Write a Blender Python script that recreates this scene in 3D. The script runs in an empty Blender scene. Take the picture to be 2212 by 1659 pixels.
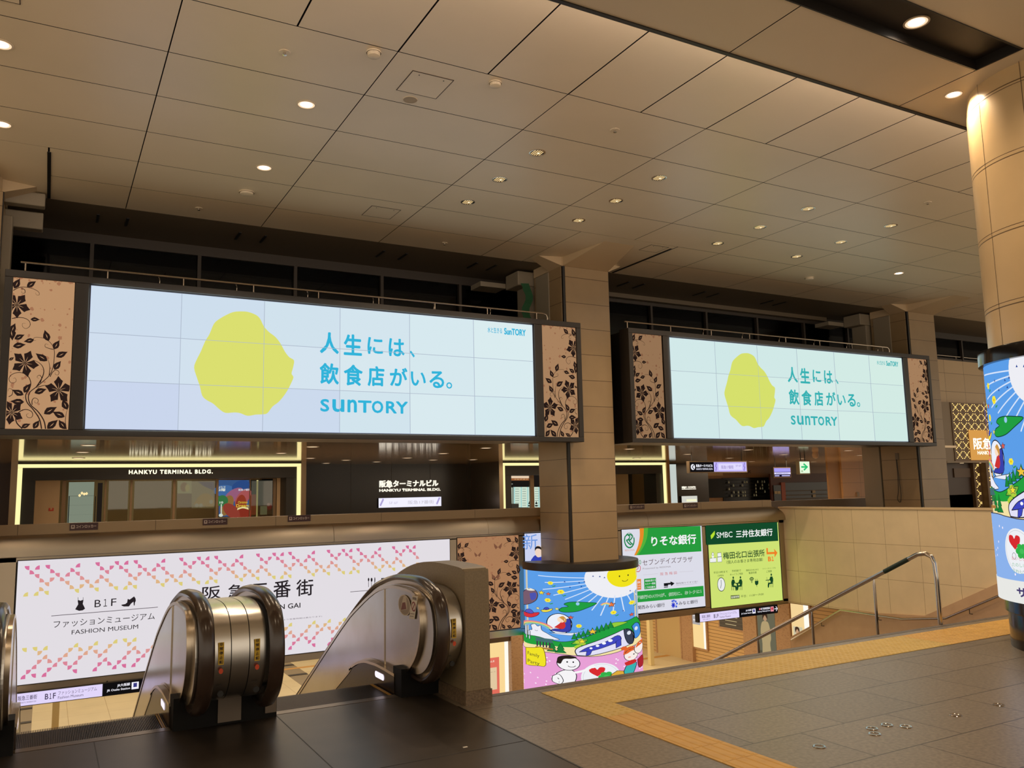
import bpy, bmesh, math, random
from mathutils import Vector, Matrix
from mathutils.geometry import tessellate_polygon
random.seed(7)
SC = bpy.context.scene
COL = SC.collection
PI = math.pi

# ---------------------------------------------------------------- camera
EYE = Vector((0, 0, 1.6))
F_PX, YAW, PITCH, ROLL = 1799.67, .508736, .128274, -.02169
_cy, _sy, _cp, _sp, _cr, _sr = math.cos(YAW), math.sin(YAW), math.cos(PITCH), math.sin(PITCH), math.cos(ROLL), math.sin(ROLL)
FWD = Vector((_sy * _cp, _cy * _cp, _sp))
_r = Vector((_cy, -_sy, 0)); _u = _r.cross(FWD)
RIGHT = _cr * _r + _sr * _u
UP = -_sr * _r + _cr * _u
cam = bpy.data.cameras.new('camera')
cam.sensor_fit = 'HORIZONTAL'; cam.sensor_width = 36
cam.lens = F_PX * 36 / 2212
cam.clip_start = .05; cam.clip_end = 300
camo = bpy.data.objects.new('camera', cam); COL.objects.link(camo)
camo.matrix_world = Matrix(((RIGHT.x, UP.x, -FWD.x, EYE.x), (RIGHT.y, UP.y, -FWD.y, EYE.y), (RIGHT.z, UP.z, -FWD.z, EYE.z), (0, 0, 0, 1)))
SC.camera = camo

def ray(px, py):
    return RIGHT * ((px - 1106) / F_PX) - UP * ((py - 829.5) / F_PX) + FWD
def onX(px, py, X): d = ray(px, py); return EYE + d * (X / d.x)
def onY(px, py, Y): d = ray(px, py); return EYE + d * (Y / d.y)
def onZ(px, py, Z): d = ray(px, py); return EYE + d * ((Z - 1.6) / d.z)

# ---------------------------------------------------------------- world, exposure, main light
def lin(c):
    if isinstance(c, str):
        c = c.lstrip('#'); c = [int(c[i:i + 2], 16) for i in (0, 2, 4)]
    return tuple(((x / 255) / 12.92 if x / 255 <= .04045 else ((x / 255 + .055) / 1.055) ** 2.4) for x in c)
W = bpy.data.worlds.new('world'); SC.world = W; W.use_nodes = True
WORLD_COL, WORLD_STR = lin((255, 236, 210)), 1.15
bg = W.node_tree.nodes['Background']
bg.inputs[0].default_value = (*WORLD_COL, 1); bg.inputs[1].default_value = WORLD_STR
SC.view_settings.view_transform = 'Standard'; SC.view_settings.look = 'None'
SC.view_settings.exposure = 0; SC.view_settings.gamma = 1; SC.view_settings.use_curve_mapping = False
WARM = lin((255, 226, 190))

def lamp(name, kind, loc, energy, color=WARM, size=.1, rot=None, spot=None, blend=.6, sy=None):
    l = bpy.data.lights.new(name, kind); l.energy = energy; l.color = color
    if kind == 'AREA':
        l.size = size
        if sy: l.shape = 'RECTANGLE'; l.size_y = sy
    else: l.shadow_soft_size = size
    if kind == 'AREA' and 'video' in name: l.spread = math.radians(140)
    if spot: l.spot_size = math.radians(spot); l.spot_blend = blend
    o = bpy.data.objects.new(name, l); o.location = loc
    if rot: o.rotation_euler = rot
    COL.objects.link(o); return o

# ---------------------------------------------------------------- materials
_M = {}
def mat(name, col=(128, 128, 128), rough=.5, metal=0., spec=.5, aniso=0., noise=None, bump=None, coat=0., tangent='Z', arot=0.):
    """procedural principled material; noise=(scale, second colour, lo, hi), bump=(scale, strength, distance)"""
    if name in _M: return _M[name]
    m = bpy.data.materials.new(name); m.use_nodes = True
    nt = m.node_tree; b = nt.nodes['Principled BSDF']
    b.inputs['Base Color'].default_value = (*lin(col), 1)
    b.inputs['Roughness'].default_value = rough; b.inputs['Metallic'].default_value = metal
    b.inputs['Specular IOR Level'].default_value = spec
    if coat: b.inputs['Coat Weight'].default_value = coat; b.inputs['Coat Roughness'].default_value = .08
    if aniso:
        b.inputs['Anisotropic'].default_value = aniso
        t = nt.nodes.new('ShaderNodeTangent'); t.direction_type = 'RADIAL'; t.axis = tangent
        nt.links.new(t.outputs[0], b.inputs['Tangent']); b.inputs['Anisotropic Rotation'].default_value = arot
    tc = None
    if noise or bump:
        tc = nt.nodes.new('ShaderNodeTexCoord')
    if noise:
        n = nt.nodes.new('ShaderNodeTexNoise'); n.inputs['Scale'].default_value = noise[0]; n.inputs['Detail'].default_value = 4
        r = nt.nodes.new('ShaderNodeValToRGB')
        r.color_ramp.elements[0].position = noise[2]; r.color_ramp.elements[1].position = noise[3]
        r.color_ramp.elements[0].color = (*lin(col), 1); r.color_ramp.elements[1].color = (*lin(noise[1]), 1)
        src = tc.outputs['Object']
        if len(noise) > 4:
            mp = nt.nodes.new('ShaderNodeMapping'); mp.inputs['Scale'].default_value = noise[4]
            nt.links.new(src, mp.inputs[0]); src = mp.outputs[0]
        nt.links.new(src, n.inputs['Vector'])
        nt.links.new(n.outputs[0], r.inputs[0]); nt.links.new(r.outputs[0], b.inputs['Base Color'])
    if bump:
        n = nt.nodes.new('ShaderNodeTexNoise'); n.inputs['Scale'].default_value = bump[0]
        bp = nt.nodes.new('ShaderNodeBump'); bp.inputs['Strength'].default_value = bump[1]; bp.inputs['Distance'].default_value = bump[2]
        nt.links.new(tc.outputs['Object'], n.inputs['Vector']); nt.links.new(n.outputs[0], bp.inputs['Height'])
        nt.links.new(bp.outputs[0], b.inputs['Normal'])
    _M[name] = m; return m

def em(col, k=1.):
    """light-giving print, screen or lamp of the given display colour"""
    c = lin(col); key = 'glow_%02x%02x%02x_%d' % (*[min(255, int(x * 255)) for x in c], round(k * 100))
    if key in _M: return _M[key]
    m = bpy.data.materials.new(key); m.use_nodes = True
    nt = m.node_tree; nt.nodes.clear()
    e = nt.nodes.new('ShaderNodeEmission'); o = nt.nodes.new('ShaderNodeOutputMaterial')
    e.inputs[0].default_value = (*c, 1); e.inputs[1].default_value = k
    nt.links.new(e.outputs[0], o.inputs[0]); _M[key] = m; return m

def paint(col, rough=.6):
    c = tuple(int(x) for x in (col if not isinstance(col, str) else [int(col.lstrip('#')[i:i + 2], 16) for i in (0, 2, 4)]))
    return mat('ink_%02x%02x%02x' % c, c, rough)

def brick_mat(name, c1, c2, mortar, bw, bh, size, off=(0, 0, 0), rough=.5, offset=.5, rot=None, noise=None, bumpd=.002, spec=.5, axes='xy', metal=0.):
    """tiles, planks or panels drawn with the Brick Texture in object space"""
    if name in _M: return _M[name]
    m = bpy.data.materials.new(name); m.use_nodes = True; nt = m.node_tree; b = nt.nodes['Principled BSDF']
    tc = nt.nodes.new('ShaderNodeTexCoord'); mp = nt.nodes.new('ShaderNodeMapping')
    mp.inputs['Location'].default_value = off
    if rot: mp.inputs['Rotation'].default_value = rot
    br = nt.nodes.new('ShaderNodeTexBrick'); br.offset = offset; br.squash = 1
    br.inputs['Color1'].default_value = (*lin(c1), 1); br.inputs['Color2'].default_value = (*lin(c2), 1)
    br.inputs['Mortar'].default_value = (*lin(mortar), 1); br.inputs['Scale'].default_value = 1
    br.inputs['Mortar Size'].default_value = size; br.inputs['Mortar Smooth'].default_value = .1
    br.inputs['Brick Width'].default_value = bw; br.inputs['Row Height'].default_value = bh
    src = tc.outputs['Object']
    if axes != 'xy':
        sp = nt.nodes.new('ShaderNodeSeparateXYZ'); cb = nt.nodes.new('ShaderNodeCombineXYZ')
        nt.links.new(src, sp.inputs[0])
        for k in (0, 1): nt.links.new(sp.outputs['xyz'.index(axes[k])], cb.inputs[k])
        src = cb.outputs[0]
    nt.links.new(src, mp.inputs[0]); nt.links.new(mp.outputs[0], br.inputs[0])
    b.inputs['Metallic'].default_value = metal
    out = br.outputs['Color']
    if noise:
        n = nt.nodes.new('ShaderNodeTexNoise'); n.inputs['Scale'].default_value = noise[0]; n.inputs['Detail'].default_value = 5
        nt.links.new(tc.outputs['Object'], n.inputs['Vector'])
        mr = nt.nodes.new('ShaderNodeMapRange'); mr.inputs[1].default_value = .3; mr.inputs[2].default_value = .7
        mr.inputs[3].default_value = 1 - noise[1]; mr.inputs[4].default_value = 1 + noise[1]
        nt.links.new(n.outputs[0], mr.inputs[0])
        mx = nt.nodes.new('ShaderNodeMix'); mx.data_type = 'RGBA'; mx.blend_type = 'MULTIPLY'; mx.inputs[0].default_value = 1
        nt.links.new(out, mx.inputs[6]); nt.links.new(mr.outputs[0], mx.inputs[7]); out = mx.outputs[2]
    nt.links.new(out, b.inputs['Base Color'])
    b.inputs['Roughness'].default_value = rough; b.inputs['Specular IOR Level'].default_value = spec
    bp = nt.nodes.new('ShaderNodeBump'); bp.invert = True; bp.inputs['Strength'].default_value = .6; bp.inputs['Distance'].default_value = bumpd
    nt.links.new(br.outputs['Fac'], bp.inputs['Height']); nt.links.new(bp.outputs[0], b.inputs['Normal'])
    _M[name] = m; return m

def glass(name='clear_glass', tint=(225, 235, 232), rough=.02, see=.75):
    """thin window glass: mostly see-through with a mirror share"""
    if name in _M: return _M[name]
    m = bpy.data.materials.new(name); m.use_nodes = True; nt = m.node_tree; nt.nodes.clear()
    o = nt.nodes.new('ShaderNodeOutputMaterial'); t = nt.nodes.new('ShaderNodeBsdfTransparent'); g = nt.nodes.new('ShaderNodeBsdfGlossy')
    x = nt.nodes.new('ShaderNodeMixShader'); x.inputs[0].default_value = 1 - see
    t.inputs[0].default_value = (*lin(tint), 1); g.inputs['Roughness'].default_value = rough
    g.inputs[0].default_value = (.6, .6, .6, 1)
    nt.links.new(t.outputs[0], x.inputs[1]); nt.links.new(g.outputs[0], x.inputs[2]); nt.links.new(x.outputs[0], o.inputs[0])
    _M[name] = m; return m

# ---------------------------------------------------------------- object helpers
def tag(o, label=None, cat=None, group=None, kind=None):
    if label: o['label'] = label
    if cat: o['category'] = cat
    if group: o['group'] = group
    if kind: o['kind'] = kind
    return o
def thing(name, label, cat, loc=(0, 0, 0), group=None):
    o = bpy.data.objects.new(name, None); o.empty_display_size = .1
    o.location = loc; COL.objects.link(o); return tag(o, label, cat, group)
def wloc(o):
    v = Vector((0, 0, 0))
    while o: v += o.location; o = o.parent
    return v
def dup(root, delta, label=None, group=None):
    """copy of a thing, its parts and their sub-parts, moved by delta"""
    def cp(o, par):
        c = o.copy(); COL.objects.link(c)
        if par: c.parent = par
        for ch in o.children: cp(ch, c)
        return c
    r = cp(root, None); r.location = Vector(root.location) + Vector(delta)
    if label: r['label'] = label
    if group: r['group'] = group
    return r

class MB:
    """collects shapes and links them as ONE mesh object"""
    def __init__(s): s.v = []; s.f = []; s.m = []; s.mats = []
    def mi(s, m):
        if m not in s.mats: s.mats.append(m)
        return s.mats.index(m)
    def poly(s, pts, m):
        n = len(s.v); s.v += [tuple(p) for p in pts]; s.f.append(tuple(range(n, n + len(pts)))); s.m.append(s.mi(m))
    def faces(s, verts, faces, m):
        n = len(s.v); k = s.mi(m); s.v += [tuple(p) for p in verts]
        for f in faces: s.f.append(tuple(i + n for i in f)); s.m.append(k)
    def box(s, x0, x1, y0, y1, z0, z1, m):
        v = [(x, y, z) for z in (z0, z1) for y in (y0, y1) for x in (x0, x1)]
        s.faces(v, [(0, 2, 3, 1), (4, 5, 7, 6), (0, 1, 5, 4), (2, 6, 7, 3), (0, 4, 6, 2), (1, 3, 7, 5)], m); return s
    def prism(s, pts, axis, a, b, m):
        """outline pts extruded along an axis; pts are (y,z) for x, (x,z) for y, (x,y) for z"""
        mk = {'x': lambda p, t: (t, p[0], p[1]), 'y': lambda p, t: (p[0], t, p[1]), 'z': lambda p, t: (p[0], p[1], t)}[axis]
        n = len(pts); v = [mk(p, a) for p in pts] + [mk(p, b) for p in pts]
        fs = [(i, (i + 1) % n, n + (i + 1) % n, n + i) for i in range(n)]
        tri = tessellate_polygon([[Vector((p[0], p[1], 0)) for p in pts]])
        fs += [tuple(t) for t in tri] + [tuple(i + n for i in reversed(t)) for t in tri]
        s.faces(v, fs, m); return s
    def lathe(s, prof, cx, cy, m, n=32, a0=0, a1=2 * PI, sx=1, sy=1):
        full = abs(a1 - a0 - 2 * PI) < 1e-6; k = n if full else n + 1
        v = []
        for r, z in prof:
            for i in range(k):
                a = a0 + (a1 - a0) * i / n; v.append((cx + sx * r * math.cos(a), cy + sy * r * math.sin(a), z))
        fs = []
        for j in range(len(prof) - 1):
            for i in range(n):
                i2 = (i + 1) % k; fs.append((j * k + i, j * k + i2, (j + 1) * k + i2, (j + 1) * k + i))
        s.faces(v, fs, m); return s
    def tube(s, path, r, m, n=10, caps=True):
        P = [Vector(p) for p in path]; v = []; N = len(P); nrm = None
        for i, p in enumerate(P):
            t = ((P[min(i + 1, N - 1)] - p).normalized() + (p - P[max(i - 1, 0)]).normalized()).normalized()
            if nrm is None: nrm = t.orthogonal().normalized()
            nrm = (nrm - t * nrm.dot(t)).normalized(); b = t.cross(nrm)
            rr = r[i] if isinstance(r, (list, tuple)) else r
            for k in range(n):
                a = 2 * PI * k / n; v.append(p + rr * (math.cos(a) * nrm + math.sin(a) * b))
        fs = [(j * n + i, j * n + (i + 1) % n, (j + 1) * n + (i + 1) % n, (j + 1) * n + i) for j in range(N - 1) for i in range(n)]
        if caps: fs += [tuple(range(n))[::-1], tuple(range((N - 1) * n, N * n))]
        s.faces(v, fs, m); return s
    def sweep(s, path, sec, m, closed_sec=True):
        """path of (y,z) in a vertical plane, sec of (x, n): x across, n along the outward normal"""
        N = len(path); v = []
        for i in range(N):
            a = Vector(path[max(i - 1, 0)]); b = Vector(path[min(i + 1, N - 1)]); t = (b - a).normalized(); nn = Vector((-t.y, t.x))
            for x, d in sec: v.append((x, path[i][0] + nn.x * d, path[i][1] + nn.y * d))
        k = len(sec); q = k if closed_sec else k - 1
        fs = [(j * k + i, j * k + (i + 1) % k, (j + 1) * k + (i + 1) % k, (j + 1) * k + i) for j in range(N - 1) for i in range(q)]
        if closed_sec: fs += [tuple(range(k)), tuple(range((N - 1) * k, N * k))]
        s.faces(v, fs, m); return s
    def build(s, name, parent=None, smooth=0, bevel=0, seg=2, origin=None):
        me = bpy.data.meshes.new(name)
        base = wloc(parent) if parent else Vector(origin or (0, 0, 0))
        me.from_pydata([Vector(p) - base for p in s.v], [], s.f)
        for m in s.mats: me.materials.append(m)
        me.polygons.foreach_set('material_index', s.m)
        bm = bmesh.new(); bm.from_mesh(me); bmesh.ops.remove_doubles(bm, verts=bm.verts, dist=1e-5)
        bmesh.ops.recalc_face_normals(bm, faces=bm.faces); bm.to_mesh(me); bm.free()
        if smooth:
            me.polygons.foreach_set('use_smooth', [True] * len(me.polygons)); me.set_sharp_from_angle(angle=math.radians(smooth))
        o = bpy.data.objects.new(name, me); COL.objects.link(o)
        if parent: o.parent = parent
        else: o.location = base
        if bevel:
            b = o.modifiers.new('bevel', 'BEVEL'); b.width = bevel; b.segments = seg; b.limit_method = 'ANGLE'; b.harden_normals = False
        return o
def struct(mb, name, **k): return tag(mb.build(name, **k), kind='structure')

# ---------------------------------------------------------------- flat and curved prints
_T = {}
def text_mesh(s, bold=0., space=1.):
    key = (s, bold, space)
    if key in _T: return _T[key]
    cu = bpy.data.curves.new('t', 'FONT'); cu.body = s; cu.offset = bold; cu.resolution_u = 3; cu.space_character = space
    o = bpy.data.objects.new('t', cu); COL.objects.link(o)
    dg = bpy.context.evaluated_depsgraph_get(); dg.update()
    me = bpy.data.meshes.new_from_object(o.evaluated_get(dg))
    vs = [(v.co.x, v.co.y) for v in me.vertices]; fs = [tuple(p.vertices) for p in me.polygons]
    bpy.data.objects.remove(o); bpy.data.curves.remove(cu); bpy.data.meshes.remove(me)
    x0 = min(v[0] for v in vs); x1 = max(v[0] for v in vs); y0 = min(v[1] for v in vs); y1 = max(v[1] for v in vs)
    _T[key] = (vs, fs, x0, x1, y0, y1); return _T[key]

class Canvas:
    """2-D artwork (u right, v up, metres) that becomes one mesh on a plane or a drum"""
    def __init__(s, O, R, U, glow=True, k=1., step=.0004):
        s.O = Vector(O); s.R = Vector(R); s.U = Vector(U); s.N = s.R.cross(s.U)  # toward the viewer
        s.glow = glow; s.k = k; s.step = step; s.d = 0.; s.mb = MB(); s.cyl = None; s.map = None; s.tint = None
    def m(s, c):
        if s.tint: c = s.tint(c)
        return em(c, s.k) if s.glow else paint(c)
    def px(s, x, y):
        d = ray(x, y); t = (s.O - EYE).dot(s.N) / d.dot(s.N); q = EYE + d * t - s.O
        return (q.dot(s.R), q.dot(s.U))
    def P(s, uv):
        u, v = uv[0], uv[1]
        if s.map: u, v = s.map((u, v))
        if s.cyl:
            cx, cy, r, a0 = s.cyl; a = a0 + u / r; rr = r + s.d
            return (cx + rr * math.cos(a), cy + rr * math.sin(a), s.O.z + v)
        return s.O + s.R * u + s.U * v + s.N * s.d
    def up(s): s.d += s.step; return s
    def poly(s, pts, c, tri=True):
        """filled outline"""
        if s.cyl and s.map is None: pts = s._dense(pts)
        t = tessellate_polygon([[Vector((p[0], p[1], 0)) for p in pts]])
        if s.cyl and s.map is None: s._slice([(p[0], p[1]) for p in pts], t, c)
        else: s.mb.faces([s.P(p) for p in pts], t, s.m(c))
        s.up(); return s
    def _dense(s, pts): return pts
    def _slice(s, pts, tris, c):
        bm = bmesh.new(); vs = [bm.verts.new((p[0], p[1], 0)) for p in pts]
        for t in tris:
            try: bm.faces.new([vs[i] for i in t])
            except ValueError: pass
        lo = min(p[0] for p in pts); hi = max(p[0] for p in pts); st = .07; x = math.ceil(lo / st) * st
        while x < hi:
            bmesh.ops.bisect_plane(bm, geom=bm.verts[:] + bm.edges[:] + bm.faces[:], plane_co=(x, 0, 0), plane_no=(1, 0, 0)); x += st
        bm.verts.index_update()
        s.mb.faces([s.P((v.co.x, v.co.y)) for v in bm.verts], [tuple(v.index for v in f.verts) for f in bm.faces], s.m(c)); bm.free()
    def rect(s, u0, v0, u1, v1, c): return s.poly([(u0, v0), (u1, v0), (u1, v1), (u0, v1)], c)
    def oval(s, u, v, a, b, c, n=28, rot=0, a0=0, a1=2 * PI):
        pts = []
        for i in range(n + (0 if a1 - a0 > 6.28 else 1)):
            t = a0 + (a1 - a0) * i / n; x, y = a * math.cos(t), b * math.sin(t)
            pts.append((u + x * math.cos(rot) - y * math.sin(rot), v + x * math.sin(rot) + y * math.cos(rot)))
        return s.poly(pts, c)
    def line(s, pts, w, c, taper=False):
        pts = [Vector(p[:2]) for p in pts]; N = len(pts); L = []; R = []
        for i in range(N):
            t = (pts[min(i + 1, N - 1)] - pts[max(i - 1, 0)])
            t = t.normalized() if t.length else Vector((1, 0)); n = Vector((-t.y, t.x))
            ww = w * (1 - .8 * i / (N - 1)) if taper else w
            L.append(pts[i] + n * ww / 2); R.append(pts[i] - n * ww / 2)
        v = L + R; fs = [(i, i + 1, N + i + 1, N + i) for i in range(N - 1)]
        if s.cyl and s.map is None: s._slice([(p.x, p.y) for p in v], fs, c)
        else: s.mb.faces([s.P(p) for p in v], fs, s.m(c))
        s.up(); return s
    def ring(s, u, v, a, b, w, c, n=32, a0=0, a1=2 * PI):
        pts = [(u + a * math.cos(a0 + (a1 - a0) * i / n), v + b * math.sin(a0 + (a1 - a0) * i / n)) for i in range(n + 1)]
        return s.line(pts, w, c)
    def outlined(s, pts, c, w=.012, oc=(25, 25, 40)):
        s.poly(pts, c); return s.line(list(pts) + [pts[0], pts[1]], w, oc)
    def text(s, t, u0, v0, u1, v1, c, bold=0., space=1.):
        """lettering fitted to a box"""
        vs, fs, x0, x1, y0, y1 = text_mesh(t, 0., space)
        e = bold * (v1 - v0); u0, v0, u1, v1 = u0 + e, v0 + e, u1 - e, v1 - e
        offs = [(0, 0)] + ([(e * math.cos(k * PI / 4), e * math.sin(k * PI / 4)) for k in range(8)] if bold else [])
        for du, dv in offs:
            q = [(u0 + du + (x - x0) / (x1 - x0) * (u1 - u0), v0 + dv + (y - y0) / (y1 - y0 + 1e-9) * (v1 - v0)) for x, y in vs]
            if s.cyl: s._slice(q, fs, c)
            else: s.mb.faces([s.P(p) for p in q], fs, s.m(c))
            s.d += s.step * .02
        s.up(); return s
    def tpx(s, t, bl, tr, c, bold=0., space=1.):
        """lettering whose box runs from photo pixel bl (bottom left) to tr (top right)"""
        a = s.px(*bl); b = s.px(*tr); return s.text(t, a[0], a[1], b[0], b[1], c, bold, space)
    def build(s, name, parent=None): return s.mb.build(name, parent=parent)
def spline(pts, n=6):
    P = [Vector(p) for p in pts]; out = []
    for i in range(len(P) - 1):
        a, b, c, d = P[max(i - 1, 0)], P[i], P[i + 1], P[min(i + 2, len(P) - 1)]
        for k in range(n):
            t = k / n; out.append(.5 * ((2 * b) + (c - a) * t + (2 * a - 5 * b + 4 * c - d) * t * t + (3 * b - 3 * c + d - a) * t ** 3))
    return [tuple(p) for p in out + [P[-1]]]
def Yplane(x0, Y, z0, **k): return Canvas((x0, Y, z0), (1, 0, 0), (0, 0, 1), **k)
# ---------------------------------------------------------------- lamps standing outside the frame, and lights added for brightness
ZL = 2.56
ZC, ZN, ZB = 6.117, 5.62, -3.65            # far ceiling, near ceiling, lower floor
for x in (-3.5, .5, 4.5, 8.5, 12.5):       # downlights of the near ceiling, over and behind the viewer
    for y in (1.2, -2.6, -6.4):
        lamp('ceiling_lamp', 'SPOT', (x, y, ZN - .03), 190, WARM, .06, (0, 0, 0), 120, .9)
# the light the two bright video walls throw into the hall
for x in (4.07, 14.57):
    lamp('video_wall_light', 'AREA', (x, 12.9, 3.62), 400, lin((214, 236, 240)), 7.2, (math.radians(90), 0, 0), sy=2.0)
lamp('ceiling_lamp', 'SPOT', (12.6, 4.9, ZN - .03), 420, WARM, .06, (0, 0, 0), 130, .9)  # unseen spot added to brighten the stone side wall
# ---------------------------------------------------------------- setting: materials
M_CEIL = mat('ceiling_panel_paint', (226, 208, 178), .38, noise=(.7, (220, 203, 173), .35, .65))
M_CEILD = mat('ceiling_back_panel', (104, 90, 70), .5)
M_PLEN = mat('ceiling_void', (18, 14, 11), .9)
M_DARK = mat('dark_bronze', (32, 26, 22), .42)
M_BLACK = mat('black_paint', (14, 13, 12), .45)
M_STEEL = mat('brushed_steel', (190, 178, 160), .36, 1., aniso=.85, tangent='X')
M_STEELZ = mat('brushed_steel_upright', (190, 178, 162), .26, 1., aniso=.6)
M_CHROME = mat('polished_steel', (190, 180, 168), .14, 1.)
JZ = .232
M_STONE = brick_mat('cream_stone_cladding', (156, 132, 98), (149, 125, 92), (96, 74, 52), 30, .506, .006, (15, JZ, 0), rough=.32, axes='xz', offset=0, noise=(2.2, .06))
M_STONEX = brick_mat('cream_stone_cladding_side', (156, 132, 98), (149, 125, 92), (96, 74, 52), 30, .506, .006, (15, JZ, 0), rough=.32, axes='yz', offset=0, noise=(2.2, .06))
M_GRAN = brick_mat('granite_floor', (124, 112, 97), (115, 104, 90), (40, 33, 27), .834, .567, .0045, (.224, -.097, 0), .34, .5, noise=(38, .28), spec=.45)
M_PLATE = mat('floor_plate_steel', (78, 70, 63), .34, .6, noise=(3, (66, 59, 53), .3, .7))
M_LOWF = brick_mat('cream_floor_tile', (234, 218, 178), (228, 211, 171), (170, 140, 96), .9, .9, .004, (0.2, .3, 0), .3, 0., noise=(1.5, .05))
M_CONC = mat('beige_plaster', (190, 166, 132), .6)

# ---------------------------------------------------------------- floor
f = MB(); f.box(-9, 26, -9, 6.1, -.3, 0, M_GRAN); f.box(-9, 3.06, 6.1, 6.47, -.3, 0, M_GRAN)
f.box(15.63, 46, 6.1, 14.6, -.3, 0, M_GRAN)
struct(f, 'floor')
f = MB(); f.box(-14, 46, 14.6, 31, -.3, 0, mat('pale_concourse_floor', (206, 188, 160), .4)); struct(f, 'floor')  # unseen floor made pale to bounce light onto the low ceiling
f = MB(); f.box(-14, 30, 4, 46, ZB - .2, ZB, M_LOWF); struct(f, 'floor')
# dark nosing along the head of the stairs
f = MB(); f.box(3.06, 15.35, 6.06, 6.13, -.06, .002, mat('stair_nosing_stone', (96, 84, 72), .5, noise=(40, (80, 70, 60), .3, .7))); struct(f, 'trim_1')
# stairs going down to the lower floor, away from the viewer
s = MB(); ms = mat('stair_granite', (120, 105, 90), .5, noise=(40, (104, 90, 77), .3, .7))
prof = [(6.13, -.05)]
n = 24; dz = (ZB + .05) / n; dy = .304
for i in range(n): prof += [(6.13 + dy * i, -.05 + dz * (i + 1)), (6.13 + dy * (i + 1), -.05 + dz * (i + 1))]
prof += [(6.13 + dy * n, ZB - .1), (6.13, ZB - .1)]
s.prism(prof, 'x', 3.07, 7.9, ms); s.prism(prof, 'x', 10.4, 15.3, ms)
mid = prof[:2 * 20 + 1] + [(6.13 + dy * 20, ZB - .1), (6.13, ZB - .1)]
s.prism(mid, 'x', 7.9, 10.4, ms)
tag(s.build('staircase', origin=(9, 6.13, ZB)), 'wide granite staircase going down behind the yellow tactile edge', 'stairs')

# ---------------------------------------------------------------- ceilings
def panels(mb, xs, ys, z, gx, gy, m=M_CEIL, skip=None):
    for i in range(len(xs) - 1):
        for j in range(len(ys) - 1):
            if skip and skip((xs[i] + xs[i + 1]) / 2, (ys[j] + ys[j + 1]) / 2): continue
            a, b, c_, d = xs[i] + gx, xs[i + 1] - gx, ys[j] + gy, ys[j + 1] - gy
            mb.box(a, b, c_, d, z + .0005, z + .03, M_PLEN); mb.poly([(a, c_, z), (b, c_, z), (b, d, z), (a, d, z)], m)
GX = [.891 + 2.0796 * k for k in range(-5, 20)]
GH = [.891 + 1.0398 * k for k in range(-10, 39)]
GY = [8.637 + 1.0554 * k for k in range(-1, 5)] + [13.89]
CX = (-1.26, 9.14, 19.53)                  # column centres
inzone = lambda x, y: any(abs(x - c) < 1.12 for c in CX) and y > 11.82
c = MB(); panels(c, GH, [4.6, GY[0]], ZC, .009, .006)
xs2 = sorted(GX + [c_ + d for c_ in CX for d in (-1.1, 1.1)])
panels(c, GX, GY[:5], ZC, .006, .006)
panels(c, xs2, GY[4:7], ZC, .006, .005, skip=inzone)
for c_ in CX: c.box(c_ - 1.085, c_ + 1.085, GY[4] + .01, 13.88, ZC, ZC + .03, M_CEIL)
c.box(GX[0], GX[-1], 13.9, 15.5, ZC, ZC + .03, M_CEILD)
c.box(GX[0], GX[-1], 4.5, 15.6, ZC + .06, ZC + .1, M_PLEN)
struct(c, 'ceiling')
c = MB()                                    # lower near ceiling with a dark lamp trough
NX = [5.4 + 2.44 * k for k in range(-6, 9)]
panels(c, NX, [4.52, 5.38], ZN, .006, .0)
NX2 = [x for x in NX if x < 7.9]
panels(c, NX2, [-9, 4.06], ZN, .006, .0); panels(c, [x for x in NX if x > 7.8], [-9, 4.52], ZN, .006, .0)
c.box(NX[0], NX[-1], -9, 5.36, ZN + .33, ZN + .36, M_PLEN)
struct(c, 'ceiling')
t = MB(); t.box(NX[0], NX[-1], 5.375, 5.4, ZN - .012, ZN + .1, M_DARK); t.box(NX[0], NX[-1], 5.4, 5.46, ZN + .02, ZN + .05, M_DARK)
struct(t, 'trim_2')
t = MB(); mt_ = mat('trough_black', (30, 24, 19), .5)
t.box(NX[0], 7.83, 4.06, 4.075, ZN - .01, ZN + .3, mt_); t.box(NX[0], 7.83, 4.505, 4.52, ZN - .01, ZN + .3, mt_); t.box(7.815, 7.83, 4.06, 4.52, ZN - .01, ZN + .3, mt_)
t.box(NX[0], 7.83, 4.06, 4.52, ZN + .09, ZN + .11, mt_); struct(t, 'trim_3')
# cove lamps hidden on top of the near ceiling's edge, washing the far ceiling
for x in (-4, 1, 6, 11, 16):
    lamp('cove_lamp', 'AREA', (x, 5.15, ZN + .12), 42, lin((255, 232, 214)), 5, (math.radians(115), 0, 0), sy=.06)
# short dark air slots and slot diffusers in the back ceiling panel
k = 0
for x in (.53, .96, 2.72, 3.15, 5.33, 5.78, 7.27, 7.7, 11.0, 11.43, 13.2, 13.63, 15.4, 15.83):
    s = MB(); s.box(x - .02, x + .02, 14.34, 14.78, ZC - .012, ZC + .01, M_BLACK)
    o = tag(s.build('ceiling_slot', origin=(x, 14.56, ZC)), 'short black slot set in the dim back strip of ceiling above the screens', 'ceiling vent', 'black slots in the back strip of ceiling')
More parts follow.
